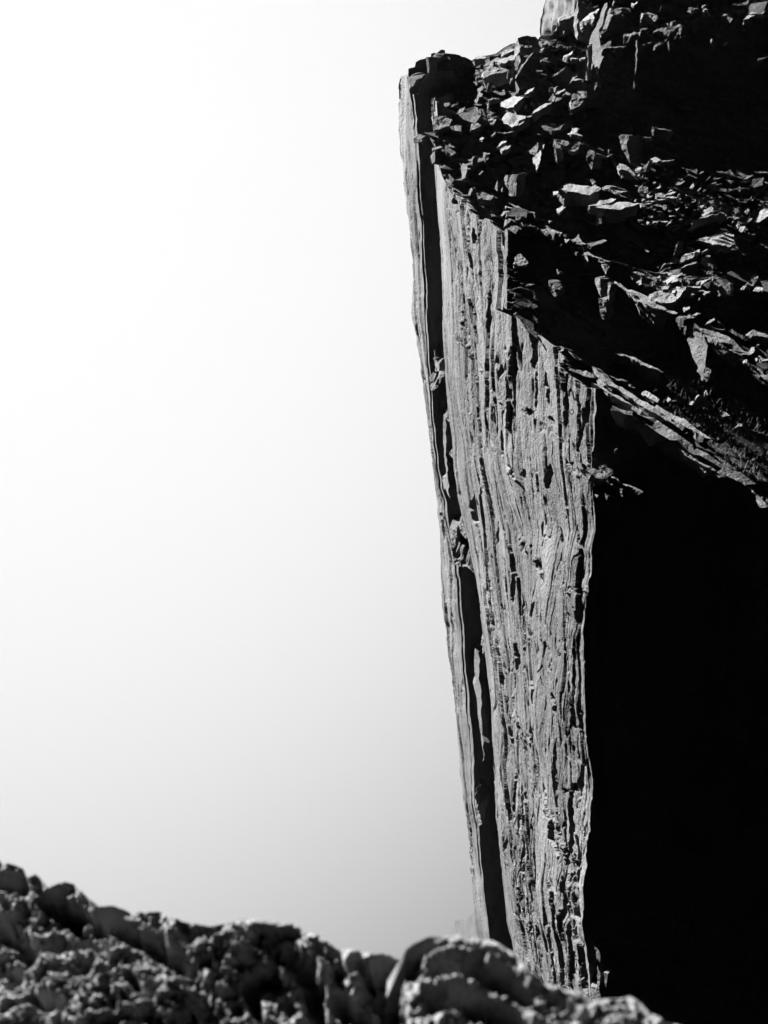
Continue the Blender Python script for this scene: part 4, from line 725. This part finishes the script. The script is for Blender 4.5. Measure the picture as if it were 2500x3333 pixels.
# ---------------------------------------------------------------- far things in the haze
far = None
def far_pinnacle():
    L = curve([(1789,-80),(1789,0),(1777,61),(1776,108),(1770,300)]); Rr = curve([(1905,-80),(1905,300)])
    def disp(P, px, py): return np.array([-1.0, -.6, 0]) * (3.5 * (vor2((px - 1770) / 34, py / 400, 7)[0] - .5) + 2.5 * fbm(P / 9, 4, 8))[..., None]
    o = ypatch('distant_pinnacle', L, Rr, 300.0, 215.0, -80, 300, 90, 160, M_FAR, disp, None, [('left', (10, 25, 0))])
    tag(o, 'hazy grey pinnacle far behind the top of the slope', 'pinnacle', kind='structure')
far_pinnacle()
def far_slope():
    T = curve([(1440,3045),(1478,3020),(1480,2998),(1500,2997),(1540,2980),(1600,2950),(1700,2900)], 0)
    ns, ntt = 90, 60; px = np.linspace(1474, 1700, ns)[None].repeat(ntt, 0); t = np.linspace(0, 1, ntt)[:, None].repeat(ns, 1); py = T(px) + t * 400
    Y = 330 - 30 * t - .45 * (px - 1430); P = at(px, py, Y); P = P + np.array([0, -1.0, .4]) * (3 * fbm(P / 14, 4, 9) + 3 * (vor2(P[..., 0] / 12, P[..., 2] / 9, 3)[0] - .5))[..., None]
    v, f = grid(P, []); tag(obj('distant_slope', v, f, M_FAR), 'faint rocky slope far down in the haze', 'hillside', kind='structure')
far_slope()

# ---------------------------------------------------------------- foreground rocks, close and out of focus
def fore(name, crest, bottom_py, x0, x1, Yc0, Yb, label, seed, amp=1.0, ridges=(), rg=1.0):
    T = curve(crest, 0); ns, ntt = int((x1 - x0) / 2.6), 460
    px = np.linspace(x0, x1, ns)[None].repeat(ntt, 0); t = np.linspace(0, 1, ntt)[:, None].repeat(ns, 1) ** 1.2
    wc = ray(px, T(px)); wb = ray(px, bottom_py + 0 * px)
    tp = T(px); py = tp + t * (bottom_py - tp) 
    Y = Yc0 * wc[..., 1] / wc[..., 2] * (1 - t) + Yb * wb[..., 1] / wb[..., 2] * t
    P = at(px, py, Y)
    f1 = fbm(P / .34, 2, seed); f2 = fbm(P / .13 + .5, 3, seed + 20, ridged=False); f3 = fbm(P / .05, 3, seed + 40); bl = vor3(P / .11 + .4 * f3[..., None], seed + 60) - .5
    fade = np.clip(t * 16, .0, 1)
    f4 = fbm(P / .02, 3, seed + 80, ridged=True)
    f0 = fbm(P / .55, 3, seed + 99)
    h = amp * (.24 * f0 + .09 * f1 + .07 * f2 * rg + .062 * f3 * rg + .03 * bl + .022 * f4 - .05 * np.clip(fbm(P / .045 + 9, 3, seed + 90) - .12, 0, 1) * 3)
    for pl, hw, up in ridges:
        q = seg_d(px, py, pl); side = np.interp(px, [a for a, _ in pl], [b for _, b in pl]) - py
        h = h + 1.2 * up * np.exp(-(q / hw) ** 2)
    if x0 < 1000:
        wb_ = 14 * fbm(np.stack([px / 40, py / 40, px * 0], -1), 3, seed + 7)
        for pl, hw in HOLLOWS:
            q = seg_d(px + wb_, py + wb_ * .6, pl); h = h - .11 * np.clip(1.3 - q / hw, 0, 1)
    nrm = np.array([0, -.25, .97])
    P = P + nrm * (h * fade + amp * .02 * f3 * (1 - fade))[..., None]
    v, f = grid(P, [('top', (0, .25, -1.2)), ('left', (.3 if x0 > 1000 else -.1, .05, -.8)), ('right', (.05, .1, -.8))])
    tag(obj(name, v, f, M_FORE, smooth=False), label, 'rock', 'blurred rocks in front of the camera')
HOLLOWS = [([(-20,2860),(70,2870)], 26), ([(150,2930),(230,2960)], 30), ([(-20,3010),(90,3090),(40,3190)], 34), ([(190,3060),(330,3080)], 30), ([(330,2990),(440,3050),(560,3110),(650,3230),(700,3330)], 36), ([(600,3010),(610,3060)], 22), ([(740,3060),(860,3080)], 16),
           ([(900,3090),(1000,3150),(1020,3280)], 34), ([(1090,3230),(1210,3310)], 30), ([(120,3290),(240,3330)], 24), ([(430,3200),(470,3260)], 16), ([(800,3200),(830,3290)], 20), ([(1165,3120),(1200,3160)], 14), ([(1270,3180),(1300,3260)], 16)]
CL = [(-1500,2560),(-900,2660),(-420,2735),(-200,2770),(-120,2762),(-40,2780),(0,2803),(11,2811),(43,2814),(76,2825),(90,2857),(119,2846),(141,2868),(157,2887),(193,2868),(239,2874),(260,2898),(304,2939),(325,2955),(369,2950),(396,2958),(429,2971),(477,2974),(515,2963),(548,2982),(586,2993),(613,3004),(678,3012),(732,3004),(787,2988),(868,2996),(881,2998),(963,3009),(993,3031),(1039,3047),(1093,3085),(1147,3096),(1212,3107),(1250,3101),(1288,3118),(1315,3123),(1360,3180),(1500,3260)]
fore('rock', CL, 3900, -1400, 1480, -2.65, -2.42, 'wide crusty rock ridge in the lower left corner, out of focus', 300, 1.0)
CR = [(1305,3140),(1321,3091),(1343,3074),(1397,3050),(1451,3047),(1489,3042),(1532,3053),(1603,3063),(1668,3101),(1703,3133),(1739,3169),(1766,3196),(1857,3223),(1925,3259),(1992,3250),(2047,3241),(2083,3264),(2110,3291),(2173,3323),(2219,3341),(2300,3400),(2500,3480),(2900,3600)]
fore('rock', CR, 3900, 1306, 2900, -2.42, -2.09, 'humped rock with slanting ridges at bottom centre, out of focus', 340, .7, rg=.75,
     ridges=[([(1391,3123),(1520,3130),(1690,3188),(1800,3260),(1900,3330)], 16, .05), ([(1375,3226),(1451,3226),(1532,3253),(1668,3302),(1760,3360)], 18, .06), ([(1400,3180),(1560,3190),(1700,3260)], 22, -.09), ([(1400,3290),(1560,3300),(1650,3360)], 22, -.07), ([(1400,3090),(1550,3090),(1680,3140)], 14, -.06)])

# ---------------------------------------------------------------- the air
def haze():
    x0, x1, y0, y1, z0, z1 = -260, 120, -30, 420, -330, 60
    V = [(x, y, z) for x in (x0, x1) for y in (y0, y1) for z in (z0, z1)]
    Fc = [(0,1,3,2),(4,6,7,5),(0,4,5,1),(2,3,7,6),(0,2,6,4),(1,5,7,3)]
    m = bpy.data.materials.new('haze_air'); m.use_nodes = True; t = m.node_tree; t.nodes.clear()
    pv = N('ShaderNodeVolumePrincipled', t); pv.inputs['Color'].default_value = (.8, .8, .8, 1); pv.inputs['Density'].default_value = HAZE; pv.inputs['Anisotropy'].default_value = .5
    out = N('ShaderNodeOutputMaterial', t); t.links.new(pv.outputs[0], out.inputs['Volume'])
    o = obj('haze', np.array(V, float), Fc, m); tag(o, 'thin pale mist filling the air around the cliff', 'haze', kind='stuff')
HAZE = .000016
haze()
